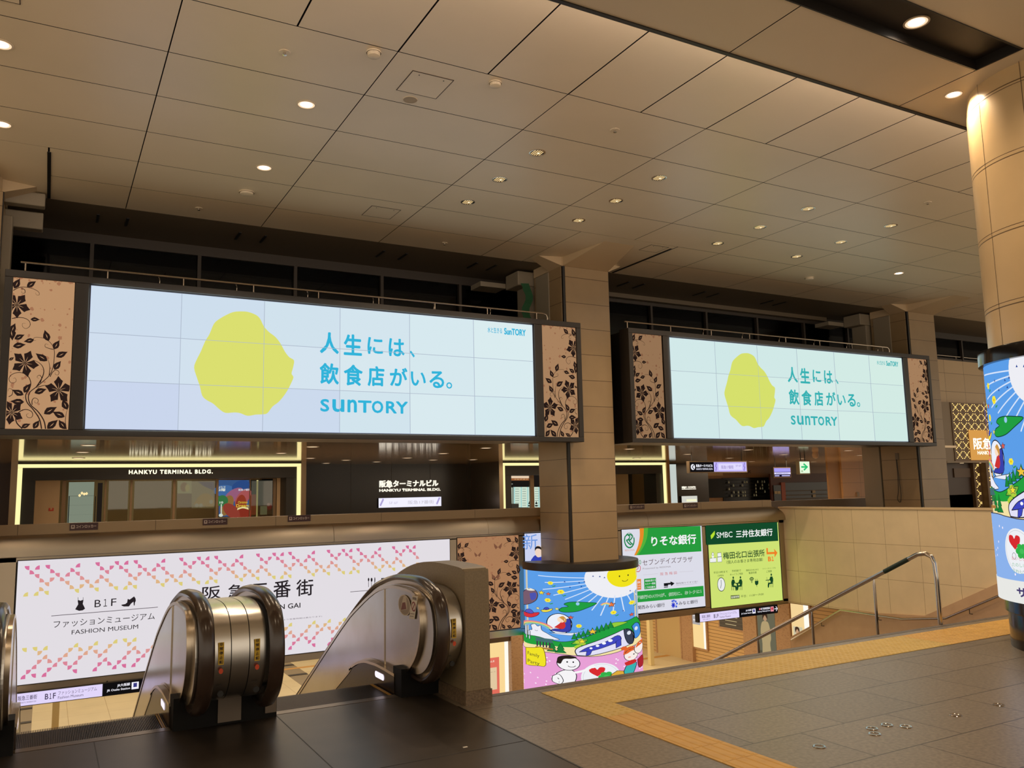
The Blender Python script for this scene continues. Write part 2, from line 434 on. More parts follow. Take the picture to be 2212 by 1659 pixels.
# recessed hatches
def hatch(x0, x1, y0, y1, label):
    h = thing('ceiling_hatch', label, 'hatch', ((x0 + x1) / 2, (y0 + y1) / 2, ZC))
    m = MB()
    w = .008
    for a in ((x0, x1, y0, y0 + w), (x0, x1, y1 - w, y1), (x0, x0 + w, y0, y1), (x1 - w, x1, y0, y1)): m.box(*a, ZC - .004, ZC, mat('hatch_gap', (60, 46, 34), .7))
    m.build('frame', parent=h)
    m = MB(); m.box(x0 + w, x1 - w, y0 + w, y1 - w, ZC - .003, ZC, M_CEIL); m.build('panel', parent=h)
    for x in (x0 + .1, x1 - .1):
        m = MB(); m.lathe([(0, ZC - .006), (.008, ZC - .006), (.008, ZC - .002)], x, y0 + .06, M_DARK, 8); m.build('screw', parent=h)
hatch(3.25, 3.74, 7.87, 8.36, 'square access hatch beside the round speaker in the bright ceiling')
hatch(-.9, -.4, 7.87, 8.36, 'square access hatch in the top left corner of the picture')
hatch(4.29, 4.78, 12.1, 12.6, 'square access hatch in the dim ceiling above the left screen')
hatch(9.68, 10.1, 11.9, 12.28, 'square access hatch in the ceiling beside the central column top')

# ---------------------------------------------------------------- clerestory over the screens
M_MULL = mat('dim_window_frame', (62, 54, 46), .5, .2)
mull = [.5 + 1.73 * k for k in range(-5, 5)] + [9.14] + [10.75 + 1.73 * k for k in range(0, 12)]
wi = 0
for a, b in zip(mull[:-1], mull[1:]):
    wi += 1; sill = 5.3 if a > 22 else 4.4
    w = bpy.data.objects.new('window_%d' % wi, None); COL.objects.link(w); w.location = ((a + b) / 2, 15.5, sill); w['kind'] = 'structure'
    m = MB(); m.box(a, b, 15.46, 15.56, 5.94, ZC, M_MULL); m.box(a - .03, a + .03, 15.44, 15.54, sill, 5.94, M_MULL); m.box(a, b, 15.46, 15.56, sill - .04, sill + .04, M_MULL)
    m.build('window_frame', parent=w)
    m = MB(); m.box(a + .03, b - .03, 15.52, 15.53, sill + .04, 5.94, glass('night_glass', (150, 160, 170), .03, .96)); m.build('window_pane', parent=w)
m = MB(); m.box(-8.2, 38, 17.5, 17.6, 2.7, 6.3, mat('dark_room', (20, 20, 23), .8)); m.box(-8.2, 38, 15.55, 17.5, 6.15, 6.3, mat('dark_room', (20, 20, 23), .8)); m.box(-8.2, 38, 15.57, 17.5, 2.7, 2.75, mat('dark_room', (20, 20, 23), .8)); struct(m, 'wall_back')
m = MB(); m.box(-8.2, 22.6, 15.48, 15.6, 2.62, 4.37, M_DARK); struct(m, 'wall_back')
m = MB(); m.box(22.55, 32, 15.42, 15.6, 0, 5.27, brick_mat('pale_wall_slabs', (206, 178, 138), (198, 170, 130), (110, 90, 66), .95, .56, .006, (.2, .17, 0), .4, 0., axes='xz')); struct(m, 'wall_back')
# low glossy ceiling of the concourse behind
M_LOWC = mat('glossy_low_ceiling', (196, 172, 138), .09, .55, .9, bump=(3.5, .03, .003))
m = MB(); m.box(-9, 22.55, 14.6, 15.6, ZL, ZL + .06, M_LOWC); m.box(-9, 22.55, 15.6, 31, ZL, ZL + .06, M_LOWC); m.box(22.55, 38, 15.7, 31, ZL, ZL + .06, M_LOWC); struct(m, 'ceiling')
# pale drip beam under the ceiling right of the central column
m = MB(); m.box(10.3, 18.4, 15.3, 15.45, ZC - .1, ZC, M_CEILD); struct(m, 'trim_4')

# ---------------------------------------------------------------- parapet and steel light-box front across the opening
m = MB(); M_PAR = brick_mat('cream_parapet', (176, 150, 114), (172, 146, 110), (90, 72, 54), 1.9, 5, .004, (.35, 1, 0), .5, 0., axes='xz')
m.box(-.62, 15.15, 14.58, 14.78, .8, 1.265, M_PAR); struct(m, 'wall_far')
m = MB(); m.box(15.15, 40, 15.3, 15.45, 0, 1.22, mat('shaded_parapet', (110, 90, 68), .5)); struct(m, 'wall_far')  # parapet carried on to the right; its shade is put into the brown
m = MB()
pr = [(14.62, 1.112)] + [(14.6 - .2 * math.sin(t * PI / 20), .87 + .242 * math.cos(t * PI / 20)) for t in range(11)] + [(14.4, .8), (14.47, .785)]
xe = lambda z: 15.06 + .34 * math.sqrt(max(0, 1 - max(0, (z - .78) / .333) ** 2))
cuts = [-.6, 4.417, 7.447, 11.297]
for k, x in enumerate(cuts):
    v = [(x + (.003 if k else 0), y, z) for y, z in pr] + [((cuts[k + 1] - .003) if k < 3 else xe(z), y, z) for y, z in pr]; q = len(pr)
    m.faces(v, [(i, i + 1, q + i + 1, q + i) for i in range(q - 1)], M_STEEL)
    m.faces([v[q + i] for i in range(q)] + [(15.38 if k == 3 else cuts[k + 1] - .003, 14.6, .8)], [(i, i + 1, q) for i in range(q - 1)], M_STEEL)
struct(m, 'trim_5', smooth=50)
m = MB(); m.box(-.6, 15.4, 14.47, 14.7, .72, .9, M_STEEL); m.box(-.6, 15.4, 14.47, 14.7, -1.16, -1.03, M_STEEL); m.box(-.6, -.34, 14.47, 14.7, -1.1, .8, M_STEEL)
m.box(15.24, 15.4, 14.47, 14.7, -1.1, .8, M_STEEL)
for a, b in ((6.66, 6.8), (8.14, 8.255), (10.45, 10.62), (12.84, 13.0)): m.box(a, b, 14.47, 14.7, -1.05, .75, M_STEEL)
m.box(-.6, 15.4, 14.6, 14.7, -1.1, .9, M_DARK)
struct(m, 'trim_6', bevel=.006)
# soffit of the lower concourse
m = MB(); m.box(-14, 15.4, 14.7, 46, -1.2, -1.05, M_CONC); m.box(15.7, 30, 10, 46, -1.2, -1.05, M_CONC); struct(m, 'ceiling')
# stone side wall at the right of the opening, seen edge-on along the stairs
M_SIDE = brick_mat('sand_stone_wall', (222, 199, 160), (218, 194, 155), (150, 120, 84), .797, .72, .0035, (-.562, .385 - .72, 0), .45, 0., axes='yz', noise=(2.5, .05))
m = MB(); m.prism([(4.2, 1.09), (14.58, 1.09), (14.58, -1.13), (10.9, -1.13), (10.9, -1.0), (6.1, 1.0), (6.1, -.2), (4.2, -.2)], 'x', 15.4, 15.62, M_SIDE)
m.box(15.38, 15.64, 4.2, 14.6, 1.06, 1.1, mat('wall_coping', (206, 178, 138), .4)); struct(m, 'wall_right')
m = MB(); m.prism([(6.1, 1.35), (10.9, -1.02), (13.0, -1.16), (14.4, -1.9), (14.4, ZB), (6.1, ZB)], 'x', 15.32, 15.5, mat('pink_stone_dado', (200, 164, 128), .45, noise=(3, (190, 154, 118), .3, .7)))
struct(m, 'wall_right')
# stone at the left of the opening
m = MB(); m.box(-1.9, -.66, 14.2, 14.8, -1.2, 1.08, M_STONE); m.box(-9, -1.9, 14.2, 14.6, -1.2, 1.08, M_STONE); struct(m, 'wall_left')
m = MB(); m.box(-9, -.66, 14.25, 14.5, ZB, -1.2, M_CONC); struct(m, 'wall_left')
# closing walls of the lower floor
m = MB(); m.box(-14, 30, 44, 44.2, ZB, -1.05, M_CONC); struct(m, 'wall_lower')
# ---------------------------------------------------------------- vine artwork shared by the floral panels
def vine(cv, w, h, mirror=False, bgc=(192, 148, 108), inkc=(44, 30, 26), x0=0., sx=1.):
    """dark vine on a tan sheet; the tracing below is in a 410 x 1040 grid"""
    rnd = random.Random(5)
    cv.rect(x0, 0, x0 + w, h, bgc) if sx == 1. else None
    blot = (168, 116, 84)
    def T(p):
        tt = (p[1] - 112) / 1038.; l = 77 - 50 * tt; r_ = 490 - 38 * tt
        u = (p[0] - l) / (r_ - l); v = 1 - (p[1] - 112) / 1038.
        u = min(max(u, .005), .995); v = min(max(v, .004), .996)
        if mirror: u = 1 - u
        return (x0 + u * w * sx, v * h)
    for i in range(110):
        a = rnd.random(); x = 60 + 430 * rnd.random() ** (1.7 if i > 24 else 1); y = 112 + 1038 * a if i > 24 else 112 + 40 * rnd.random() ** 2
        rr = 4 + 14 * rnd.random() ** 2
        pts = [(x + rr * (.6 + .5 * rnd.random()) * math.cos(t), y + rr * (.6 + .5 * rnd.random()) * math.sin(t)) for t in [k * 2 * PI / 9 for k in range(9)]]
        cv.poly([T(p) for p in pts], blot); cv.d -= cv.step * .97
    cv.up()
    S = [[(297, 1150), (285, 1090), (245, 1030), (195, 985), (180, 940), (190, 900), (230, 865), (270, 830), (320, 780), (345, 720), (352, 650), (350, 600), (330, 560), (290, 530), (240, 522), (215, 528), (212, 545), (228, 545)],
         [(270, 1150), (255, 1080), (215, 1020), (172, 970), (162, 920), (185, 880), (195, 840), (182, 800), (150, 775), (110, 770), (70, 785), (52, 810), (58, 835), (80, 842), (98, 828), (92, 808), (80, 812)],
         [(230, 868), (270, 800), (282, 750), (265, 710), (225, 685), (200, 688)],
         [(140, 1150), (105, 1110), (98, 1070), (120, 1035), (160, 1018), (198, 1028), (210, 1052), (198, 1072), (176, 1070), (168, 1052), (182, 1045)],
         [(75, 212), (110, 190), (150, 182), (200, 187), (240, 205), (248, 226), (230, 230), (222, 214)], [(128, 195), (150, 200), (152, 222), (132, 224), (132, 208)],
         [(68, 405), (110, 395), (155, 398), (184, 418), (186, 448), (160, 468), (138, 455), (138, 434), (158, 432)],
         [(205, 985), (205, 955), (222, 938), (245, 950), (240, 972), (222, 968), (226, 955)],
         [(325, 790), (340, 760), (362, 742), (384, 752), (380, 774), (360, 772), (362, 758)],
         [(440, 1150), (432, 1090), (440, 1030), (455, 990)], [(240, 865), (290, 850), (330, 855), (345, 868)], [(258, 835), (268, 800), (252, 782), (236, 795), (250, 806)],
         [(50, 935), (72, 920), (74, 890), (52, 880), (44, 900)], [(345, 600), (318, 595), (290, 585), (292, 565), (312, 570)], [(318, 780), (322, 730), (316, 690), (308, 670)]]
    for i, q in enumerate(S):
        cv.line(spline([T(p) for p in q], 5), .015 if i < 4 else .0105, inkc, taper=True); cv.d -= cv.step * .95
    cv.up()
    def leaf(a, b, k=.3, slit=True):
        a, b = Vector(T(a)), Vector(T(b)); b = a + (b - a) * 1.22; d = b - a; n = Vector((-d.y, d.x))
        pr = [(0, 0), (.15, .55), (.4, 1), (.65, .7), (.85, .25), (1, 0), (.8, -.3), (.55, -.75), (.3, -.8), (.12, -.4)]
        cv.poly([a + d * x + n * y * k for x, y in pr], inkc); cv.d -= cv.step * .5
        if slit: cv.poly([a + d * x + n * y * k for x, y in [(.22, .0), (.45, .1), (.66, .06), (.45, -.12)]], bgc); cv.d -= cv.step * 1.5
        else: cv.d -= cv.step * .5
    for a, b in [((82, 198), (112, 138)), ((165, 180), (215, 142)), ((190, 402), (242, 400)), ((312, 545), (290, 482)), ((348, 600), (380, 545)), ((365, 652), (430, 618)), ((352, 740), (390, 688)), ((305, 682), (240, 642)), ((215, 540), (158, 555)), ((85, 545), (140, 516)),
                 ((75, 595), (145, 580)), ((62, 505), (85, 448)), ((150, 905), (186, 852)), ((220, 905), (288, 880)), ((148, 920), (85, 893)), ((152, 968), (76, 965)), ((285, 1045), (358, 1004)), ((428, 1062), (358, 1034)), ((445, 1012), (418, 952)), ((308, 1150), (368, 1094)),
                 ((435, 1148), (395, 1094)), ((135, 1140), (185, 1118)), ((215, 1150), (248, 1098)), ((48, 690), (78, 672)), ((60, 470), (70, 540))]: leaf(a, b)
    for (x, y), R, tw in (((100, 310), 92, .3), ((155, 705), 96, .1), ((385, 880), 98, .9), ((70, 1040), 84, .5)):
        for kx in range(5):
            a = tw + kx * 2 * PI / 5
            tip = (x + R * math.cos(a), y + R * math.sin(a)); l1 = (x + .72 * R * math.cos(a + .46), y + .72 * R * math.sin(a + .46)); l2 = (x + .68 * R * math.cos(a - .5), y + .68 * R * math.sin(a - .5))
            q = [(x, y), (x + .4 * R * math.cos(a - .5), y + .4 * R * math.sin(a - .5)), l2, (x + .76 * R * math.cos(a - .22), y + .76 * R * math.sin(a - .22)), tip, (x + .78 * R * math.cos(a + .24), y + .78 * R * math.sin(a + .24)), l1, (x + .42 * R * math.cos(a + .5), y + .42 * R * math.sin(a + .5))]
            cv.poly([T(p) for p in q], inkc)
            cv.line([T((x + .12 * R * math.cos(a), y + .12 * R * math.sin(a))), T((x + .5 * R * math.cos(a), y + .5 * R * math.sin(a)))], .008, bgc, taper=True); cv.d -= cv.step * 1.98
    cv.up()

# ---------------------------------------------------------------- the two video walls
def gtint(g):
    """the right screen is seen more from the side: its white turns greener"""
    return lambda c: tuple(int(x) for x in (c[0] * (1 - .02 * g), c[1] * (1 + .005 * g), c[2] * (1 - .03 * g)))
def video_wall(x0, label, green):
    """x0 = left edge of the lit area"""
    YF = 12.97; W_, H_ = 7.277, 2.047; zb = 2.592; zt = zb + H_
    root = thing('video_wall', label, 'screen', (x0 + W_ / 2, 13.2, 2.49))
    L, R_ = x0 - 1.05, x0 + W_ + 1.05
    m = MB(); m.box(L, R_, YF + .05, 13.27, 2.49, 4.755, M_DARK); m.box(x0 - .95 if green else L, x0 + W_ - .2, 13.2, 13.95, 2.5, 4.74, M_BLACK)
    m.build('cabinet', parent=root)
    fr = MB(); w = .075
    for a, b in ((L, L + .1), (x0 - .19, x0 - .02), (x0 + W_ + .02, x0 + W_ + .19), (R_ - .1, R_)): fr.box(a, b, YF, YF + .06, zb - .014, zt + .014, M_DARK)
    fr.box(L, R_, YF, YF + .06, 2.49, zb - .015, M_DARK); fr.box(L, R_, YF, YF + .06, zt + .015, 4.755, M_DARK)
    fr.build('bezel', parent=root, bevel=.006)
    cv = Yplane(x0, YF + .03, zb, k=1.)
    rnd = random.Random(3)
    for i in range(6):
        for j in range(3):
            t = i / 5
            if green: base = (212 - 2 * t, 234 + 1 * t, 234 - 6 * t)
            else: base = (208 + 8 * t, 222 + 13 * t, 238 + 1 * t)
            q = rnd.uniform(-4, 4); base = [base[0] + q, base[1] + q * .6, base[2] + q * .3]
            if j == 0 and i < 3 and not green: base = [base[0] - 3, base[1] - 6, base[2]]
            cv.rect(i * W_ / 6 + .004, j * H_ / 3 + .004, (i + 1) * W_ / 6 - .004, (j + 1) * H_ / 3 - .004, tuple(int(v) for v in base)); cv.d -= cv.step
    cv.build('display', parent=root)
    m = MB(); m.box(x0, x0 + W_, YF + .031, YF + .05, zb, zt, em((150, 160, 190))); m.build('display_seams', parent=root)
    # artwork traced on the left screen, then moved to this one
    art = Canvas((.4287, 12.9994, 2.594), (1, 0, 0), (0, 0, 1))
    Z = lambda x, y: (x / 3.16, 560 + y / 3.16)
    Z5 = lambda x, y: (600 + x / 3.16, 560 + y / 3.16)
    art2 = Yplane(x0, YF + .0285, zb, k=1.)
    if green: art2.tint = gtint(1)
    YEL, CY = (219, 223, 112), (50, 180, 218) if not green else (56, 178, 186)
    A = lambda p: art.px(*p)
    blob = [(1640, 355), (1690, 358), (1745, 378), (1775, 405), (1800, 455), (1835, 495), (1880, 530), (1915, 575), (1945, 630), (1975, 668), (2007, 690), (2000, 740), (1990, 780), (2003, 805), (1985, 850), (1965, 890), (1935, 935), (1900, 975), (1860, 1005), (1825, 1050), (1790, 1058), (1745, 1060), (1690, 1068), (1640, 1050), (1600, 1045), (1540, 1048), (1500, 1025), (1455, 985), (1410, 960), (1380, 930), (1365, 870), (1345, 810), (1325, 740), (1340, 690), (1370, 630), (1400, 560), (1430, 510), (1460, 440), (1500, 405), (1560, 372), (1600, 358)]
    P = [A(Z(*p)) for p in blob]
    art2.poly(spline(P + [P[0]], 3)[:-1], YEL)
    def ch(t, x0_, y1, x1, y0, bold=.028): a = A(Z5(x0_, y1)); b = A(Z5(x1, y0)); art2.text(t, a[0], a[1], b[0], b[1], CY, bold); art2.d -= art2.step
    for t, a in (('人', (287, 640, 418, 503)), ('生', (450, 652, 575, 517)), ('に', (612, 645, 718, 537)), ('は', (757, 660, 865, 545)), ('、', (900, 668, 935, 625)),
                 ('飲', (285, 850, 418, 712)), ('食', (450, 860, 580, 722)), ('店', (613, 865, 728, 732)), ('が', (765, 863, 885, 742)), ('い', (908, 862, 1010, 770)), ('る', (1035, 877, 1135, 765)), ('。', (1150, 882, 1190, 840))): ch(t, *a)
    for t, a in (('S', (290, 1039, 352, 954)), ('u', (372, 1041, 455, 957)), ('n', (475, 1044, 540, 958)), ('T', (547, 1046, 640, 965)), ('O', (642, 1049, 720, 967)), ('R', (738, 1051, 812, 970)), ('Y', (806, 1053, 888, 972))): ch(t, *a, bold=.04)
    ch('水と生きる', 1432, 499, 1530, 470, .012); ch('SunTORY', 1545, 513, 1692, 480, .04)
    for i in range(1, 6): art2.rect(i * W_ / 6 - .0035, 0, i * W_ / 6 + .0035, H_, (172, 184, 200))
    for j in (1, 2): art2.rect(0, j * H_ / 3 - .0035, W_, j * H_ / 3 + .0035, (172, 184, 200))
    art2.build('lettering', parent=root)
    for mir, a in ((False, x0 - .95), (True, x0 + W_ + .2)):
        fc = Yplane(a, YF + .03, 2.575, k=.62 if not green else .42, step=.0003)
        fc.k = {(False, False): .93, (True, False): .74, (False, True): .56, (True, True): .7}[(mir, green)]
        vine(fc, .745, 2.095, mir); fc.build('floral_panel', parent=root)
    return root
VW1 = video_wall(.4287, 'large left video wall with yellow blob and cyan lettering, lower text line reading SUNTORY', False)
VW2 = video_wall(10.93, 'right video wall behind the central column, hung between it and the far square column', True)
VW1['label'] = 'wide bright video wall with yellow blob, hung left of the central column'
VW2['label'] = 'farther video wall with yellow blob, hung right of the central column'
def guard_rail(x0, x1, label, lead):
    r = thing('guard_rail', label, 'railing', ((x0 + x1) / 2, 13.08, 4.755), None)
    m = MB(); Y = 13.1
    m.tube([(x0, Y, 4.9)] + ([(x0 + .02, Y, 4.9)] if lead else []) + [(x1 - .1, Y, 4.9), (x1 - .03, Y, 4.88), (x1, Y, 4.82), (x1, Y, 4.755)], .016, M_STEELZ, 8); m.build('top_rail', parent=r, smooth=40)
    n = int((x1 - x0) / 1.05)
    for i in range(n + 1):
        x = x0 + .06 + i * (x1 - x0 - .3) / n
        m = MB(); m.tube([(x, Y, 4.755), (x, Y, 4.9)], .011, M_STEELZ, 6); m.build('post', parent=r)
    return r
guard_rail(-.45, 8.1, 'thin steel rail along the top of the left video wall', True)
guard_rail(9.9, 17.9, 'thin steel rail along the top of the right video wall', True)
for X0, lab in ((.4287, 'small hooked lamp arm on top edge of the left video wall'), (10.93, 'small hooked lamp arm on top edge of the right video wall')):
    for i in range(6):
        m = MB(); x = X0 + .9 + i * 1.1
        m.tube([(x, 12.99, 4.755), (x, 12.985, 4.80), (x - .01, 12.96, 4.83), (x - .02, 12.94, 4.835)], .006, M_STEELZ, 6)
        tag(m.build('lamp_arm', origin=(x, 12.99, 4.755)), lab, 'hook', 'hooks on the ' + ('left' if X0 < 5 else 'right') + ' video wall')
# ---------------------------------------------------------------- square stone columns
M_CAP = mat('column_head_paint', (200, 176, 140), .5)
M_DUCT = mat('grey_duct_paint', (150, 138, 118), .5)
def column(cx, label, y1=14.38, z0=ZB, mirror=False):
    x0, x1, y0 = cx - .545, cx + .545, 13.3
    root = thing('stone_column', label, 'column', (cx, (y0 + y1) / 2, z0))
    m = MB(); m.box(x0 + .06, x1, y0, y1, z0, 5.94, M_STONE); m.build('front_cladding', parent=root, bevel=.006)
    m = MB(); m.box(x0, x0 + .06, y0 + .06, y1, z0, 5.94, M_STONEX); m.build('side_cladding', parent=root, bevel=.004)
    m = MB(); m.box(x0 + .012, x0 + .08, y0 + .012, y0 + .1, z0, 5.94, M_BLACK); m.build('corner_strip', parent=root)
    m = MB(); m.box(x1 - .012, x1 + .012, y0 + .012, y0 + .06, z0, 5.94, M_BLACK); m.build('corner_strip', parent=root)
    h = MB()                                  # splayed head: a shallow wedge rises from each face to the ceiling
    zc, zt = 5.94, ZC
    h.box(x0 - .01, x1 + .01, y0 - .01, y1, zc, zt, M_CAP)
    a, b = cx - .38, cx + .3
    def wedge(p, q, r, s_):                   # p,q low edge; r,s high edge
        P = [Vector(v) for v in (p, q, r, s_)]; top = [Vector((P[0].x, P[0].y, zt)), Vector((P[1].x, P[1].y, zt))]
        h.faces(P + top, [(0, 1, 2, 3), (0, 3, 4), (1, 5, 2), (4, 3, 2, 5), (0, 4, 5, 1)], M_CAP)
    wedge((x0 + .01, y0 - .01, zc), (x1 - .01, y0 - .01, zc), (b, 12.1, zt), (a, 12.1, zt))
    wedge((x0 - .01, 13.78, zc), (x0 - .01, y0, zc), (x0 - .45, 13.42, zt), (x0 - .45, 13.7, zt))
    wedge((x1 + .01, y0, zc), (x1 + .01, 13.7, zc), (x1 + .4, 13.7, zt), (x1 + .4, 13.42, zt))
    h.build('head', parent=root)
    return root
C1 = column(9.14, 'central square stone column rising from the round poster drum')
C0 = column(-1.26, 'square stone column cut off by the left picture edge')
C2 = column(19.53, 'far square stone column with a hanging cable, right of the right screen')
def duct(cx, label, tail=True):
    """grey elbow duct dropping behind a column"""
    x0 = cx - .545; r = thing('air_duct', label, 'duct', (x0 - .1, 14.6, 2.7))
    m = MB(); m.box(x0 - .02, x0 + .5, 13.8, 14.3, 4.78, 5.93, M_DUCT); m.build('riser_panel', parent=r, bevel=.01)
    el = [(14.3, 5.6)] + [(14.3 + .0 + .28 * math.sin(t), 5.6 + .0 + .28 * (1 - math.cos(t))) for t in (.4, .8, 1.2, 1.57)]
    m = MB(); m.box(x0 - .36, x0 + .45, 14.42, 14.95, 5.78, 6.08, M_DUCT); m.build('elbow', parent=r, bevel=.02)
    m = MB(); m.box(x0 - .12, x0 + .4, 14.45, 14.9, 2.75, 5.79, M_DUCT); m.build('drop', parent=r, bevel=.02)
    if tail:
        m = MB(); m.box(x0 - .95, x0 - .36, 14.95, 15.4, 5.82, 5.92, M_DUCT); m.build('branch', parent=r)
    return r
duct(9.14, 'grey elbow duct left of the central column top'); duct(-1.26, 'grey duct beside the column at the left picture edge'); duct(19.53, 'grey elbow duct beside the far column top')
m = MB(); m.box(.72 - 1.52, .8 - 1.2, 13.85, 14.7, 5.88, 6.06, M_DUCT)
# mirrored elbow on the right of the left-edge column
r = thing('air_duct', 'pale boxed duct under the ceiling at the left picture edge', 'duct', (-.5, 14.2, 2.7))
m = MB(); m.box(-.72, -.2, 13.62, 13.8, 5.9, 6.1, M_DUCT); m.build('elbow', parent=r, bevel=.02)
m = MB(); m.box(-.72, -.22, 14.0, 14.2, 5.66, 5.92, M_DUCT); m.build('branch', parent=r, bevel=.015)
m = MB(); m.box(-.74, -.6, 13.75, 14.05, 2.75, 5.75, M_DUCT); m.build('drop', parent=r, bevel=.02)
# green netting over the duct beside the central column
g = MB(); rnd = random.Random(2); mg = mat('green_netting', (38, 92, 56), .8)
pts = []
for k in range(13):
    z = 4.78 + k * .085; pts.append((8.5 - .03 + .05 * math.sin(k * .9), 14.36 - .05 * max(0, 3 - k) / 3 + .015 * rnd.uniform(-1, 1), z))
for a, b in zip(pts[:-1], pts[1:]):
    w0, w1 = .14 + .02 * rnd.random(), .14 + .02 * rnd.random()
    g.faces([(a[0] - w0, a[1], a[2]), (a[0], a[1] - .05, a[2]), (a[0] + .02, a[1], a[2]), (b[0] - w1, b[1], b[2]), (b[0], b[1] - .05, b[2]), (b[0] + .02, b[1], b[2])], [(0, 1, 4, 3), (1, 2, 5, 4)], mg)
o = g.build('green_netting', origin=(8.45, 14.36, 4.78)); tag(o, 'green netting wrapped round the duct left of the central column', 'netting')
md = o.modifiers.new('thickness', 'SOLIDIFY'); md.thickness = .008
# outlet and hanging cable on the side of the far column
r = thing('outlet_cable', 'power outlet with a looped cable hanging on the far column', 'cable', (18.97, 13.92, 1.1))
m = MB(); m.box(18.955, 18.985, 13.86, 13.95, 2.2, 2.36, mat('outlet_grey', (120, 108, 92), .5)); m.build('outlet', parent=r, bevel=.006)
m = MB(); m.tube(spline([(18.95, 13.92, 2.2), (18.95, 13.91, 1.8), (18.95, 13.93, 1.4), (18.95, 13.97, 1.2), (18.95, 13.9, 1.12), (18.95, 13.86, 1.3), (18.95, 13.88, 1.7), (18.95, 13.9, 2.2)], 5), .008, M_BLACK, 6); m.build('cable', parent=r)

# ---------------------------------------------------------------- advertising drums
WHT = (236, 236, 246)
def star(c, u, v, r, col, oc=(40, 40, 70), rot=.3):
    P = [(u + (r if k % 2 == 0 else r * .48) * math.cos(rot + k * PI / 5), v + (r if k % 2 == 0 else r * .48) * math.sin(rot + k * PI / 5)) for k in range(10)]
    c.outlined(P, col, r * .16, oc)
def flower(c, u, v, r):
    for k in range(6): c.oval(u + r * .6 * math.cos(k * PI / 3), v + r * .6 * math.sin(k * PI / 3), r * .45, r * .45, (246, 232, 60), 12); c.d -= c.step * .9
    c.oval(u, v, r * .3, r * .3, (226, 168, 30), 12)
    c.line([(u + .02, v - r), (u + .05, v - 2.1 * r)], .008, (40, 140, 90)); c.oval(u + .075, v - 1.6 * r, .035, .014, (50, 150, 80), 10, .5)
def drum_art(c, W2, H, lower):
    """poster wrapped round a drum: u from -W2 to W2 seen from the front, v from -H to 0"""
    BLUE = (92, 158, 232)
    c.rect(-W2, -H, W2, 0, BLUE); c.up()
    sx, sy = .72, -.22                                   # the sun and its rays
    for k in range(13):
        a = PI * (.985 + k * .043 + .0012 * k * k); r0 = .56; r1 = (1.55, 1.42, 1.5, 1.35, 1.2, 1.2, 1.15, 1.1, 1.2, 1.05, 1.1, 1.0, 1.0)[k]
        c.line([(sx + r0 * math.cos(a), sy + r0 * math.sin(a)), (sx + r1 * math.cos(a), sy + r1 * math.sin(a))], .024, (214, 228, 250)); c.d -= c.step * .9
    c.up(); c.poly([(sx + .64 * math.cos(t), min(0, sy + .64 * math.sin(t))) for t in [k * 2 * PI / 40 for k in range(40)]], (238, 238, 244))
    c.poly([(sx + .14 + .34 * math.cos(t), min(0, sy + .05 + .38 * math.sin(t))) for t in [k * 2 * PI / 36 for k in range(36)]], (240, 226, 30))
    for d in (-.08, .1): c.oval(sx + .13 + d, sy + .02, .014, .028, (60, 60, 30), 12)
    c.ring(sx + .16, sy - .1, .06, .06, .014, (60, 60, 30), 12, PI * 1.08, PI * 1.95)
    for u, v in ((.25, -.14), (.38, -.16), (.47, -.2), (-.3, -.3), (-.02, -.33), (.08, -.3), (-.2, -.47), (.02, -.45), (.98, -.7), (.82, -1.28)):
        c.poly([(u - .018, v - .018), (u + .02, v - .02), (u, v + .025)], (40, 70, 150)); c.d -= c.step * .9
    c.up()
    for u, v, r in ((-.58, -.36, .055), (-.38, -.62, .07), (-.64, -.9, .062), (.62, -1.3, .06), (-.05, -1.66, .055), (1.0, -1.08, .062)): flower(c, u, v, r)
    for u, v, r, col in ((-.76, -.68, .07, (244, 222, 70)), (-.62, -.7, .055, (226, 110, 80)), (-.84, -1.18, .05, (240, 224, 150)), (-.46, -1.15, .05, (240, 232, 120)), (-.2, -1.4, .06, (222, 96, 76)), (.58, -1.05, .085, (232, 120, 60)), (.98, -1.45, .06, (222, 96, 76))): star(c, u, v, r, col)
    for k, col in enumerate(((238, 150, 120), (246, 216, 120), (170, 214, 150))): c.ring(.47, -1.07, .1 - .02 * k, .09 - .02 * k, .02, col, 12, .3, PI * .9)
    leaf = spline([(-.36, -1.1), (-.42, -1.18), (-.34, -1.24), (-.1, -1.22), (.1, -1.12), (.3, -.98), (.12, -.94), (-.1, -.92), (-.25, -.94), (-.32, -1.0), (-.24, -1.06), (-.36, -1.1)], 4)
    c.outlined(leaf, (34, 158, 66), .014, (20, 60, 40)); c.oval(-.06, -.98, .035, .05, (150, 200, 240), 14)
    def saucer(u, v, k, body, dome):
        c.outlined([(u + k * x, v + k * y) for x, y in spline([(-.2, -.05), (-.08, .0), (.1, .06), (.2, .09), (.17, .0), (.04, -.1), (-.12, -.13), (-.2, -.05)], 3)], body, .01)
        c.outlined([(u + k * x, v + k * y) for x, y in spline([(-.1, 0), (-.06, .1), (.03, .14), (.09, .05), (.0, .0), (-.1, 0)], 3)], dome, .01)
    saucer(-1.02, -1.4, 1.05, (214, 52, 62), (90, 90, 190)); saucer(-.66, -1.2, .6, (240, 220, 80), (70, 80, 190))
    c.outlined(spline([(-1.18, -.8), (-1.05, -.62), (-.9, -.6), (-.83, -.72), (-.86, -.92), (-1.0, -1.08), (-1.18, -1.2)], 4), (120, 92, 110), .012); c.d += c.step
    c.poly(spline([(-1.12, -.66), (-1.0, -.58), (-.88, -.62), (-.98, -.66), (-1.12, -.66)], 3), (238, 232, 214))
    c.poly(spline([(-1.0, -.75), (-.87, -.7), (-.87, -.88), (-.97, -.95), (-1.0, -.75)], 3), (76, 84, 176))
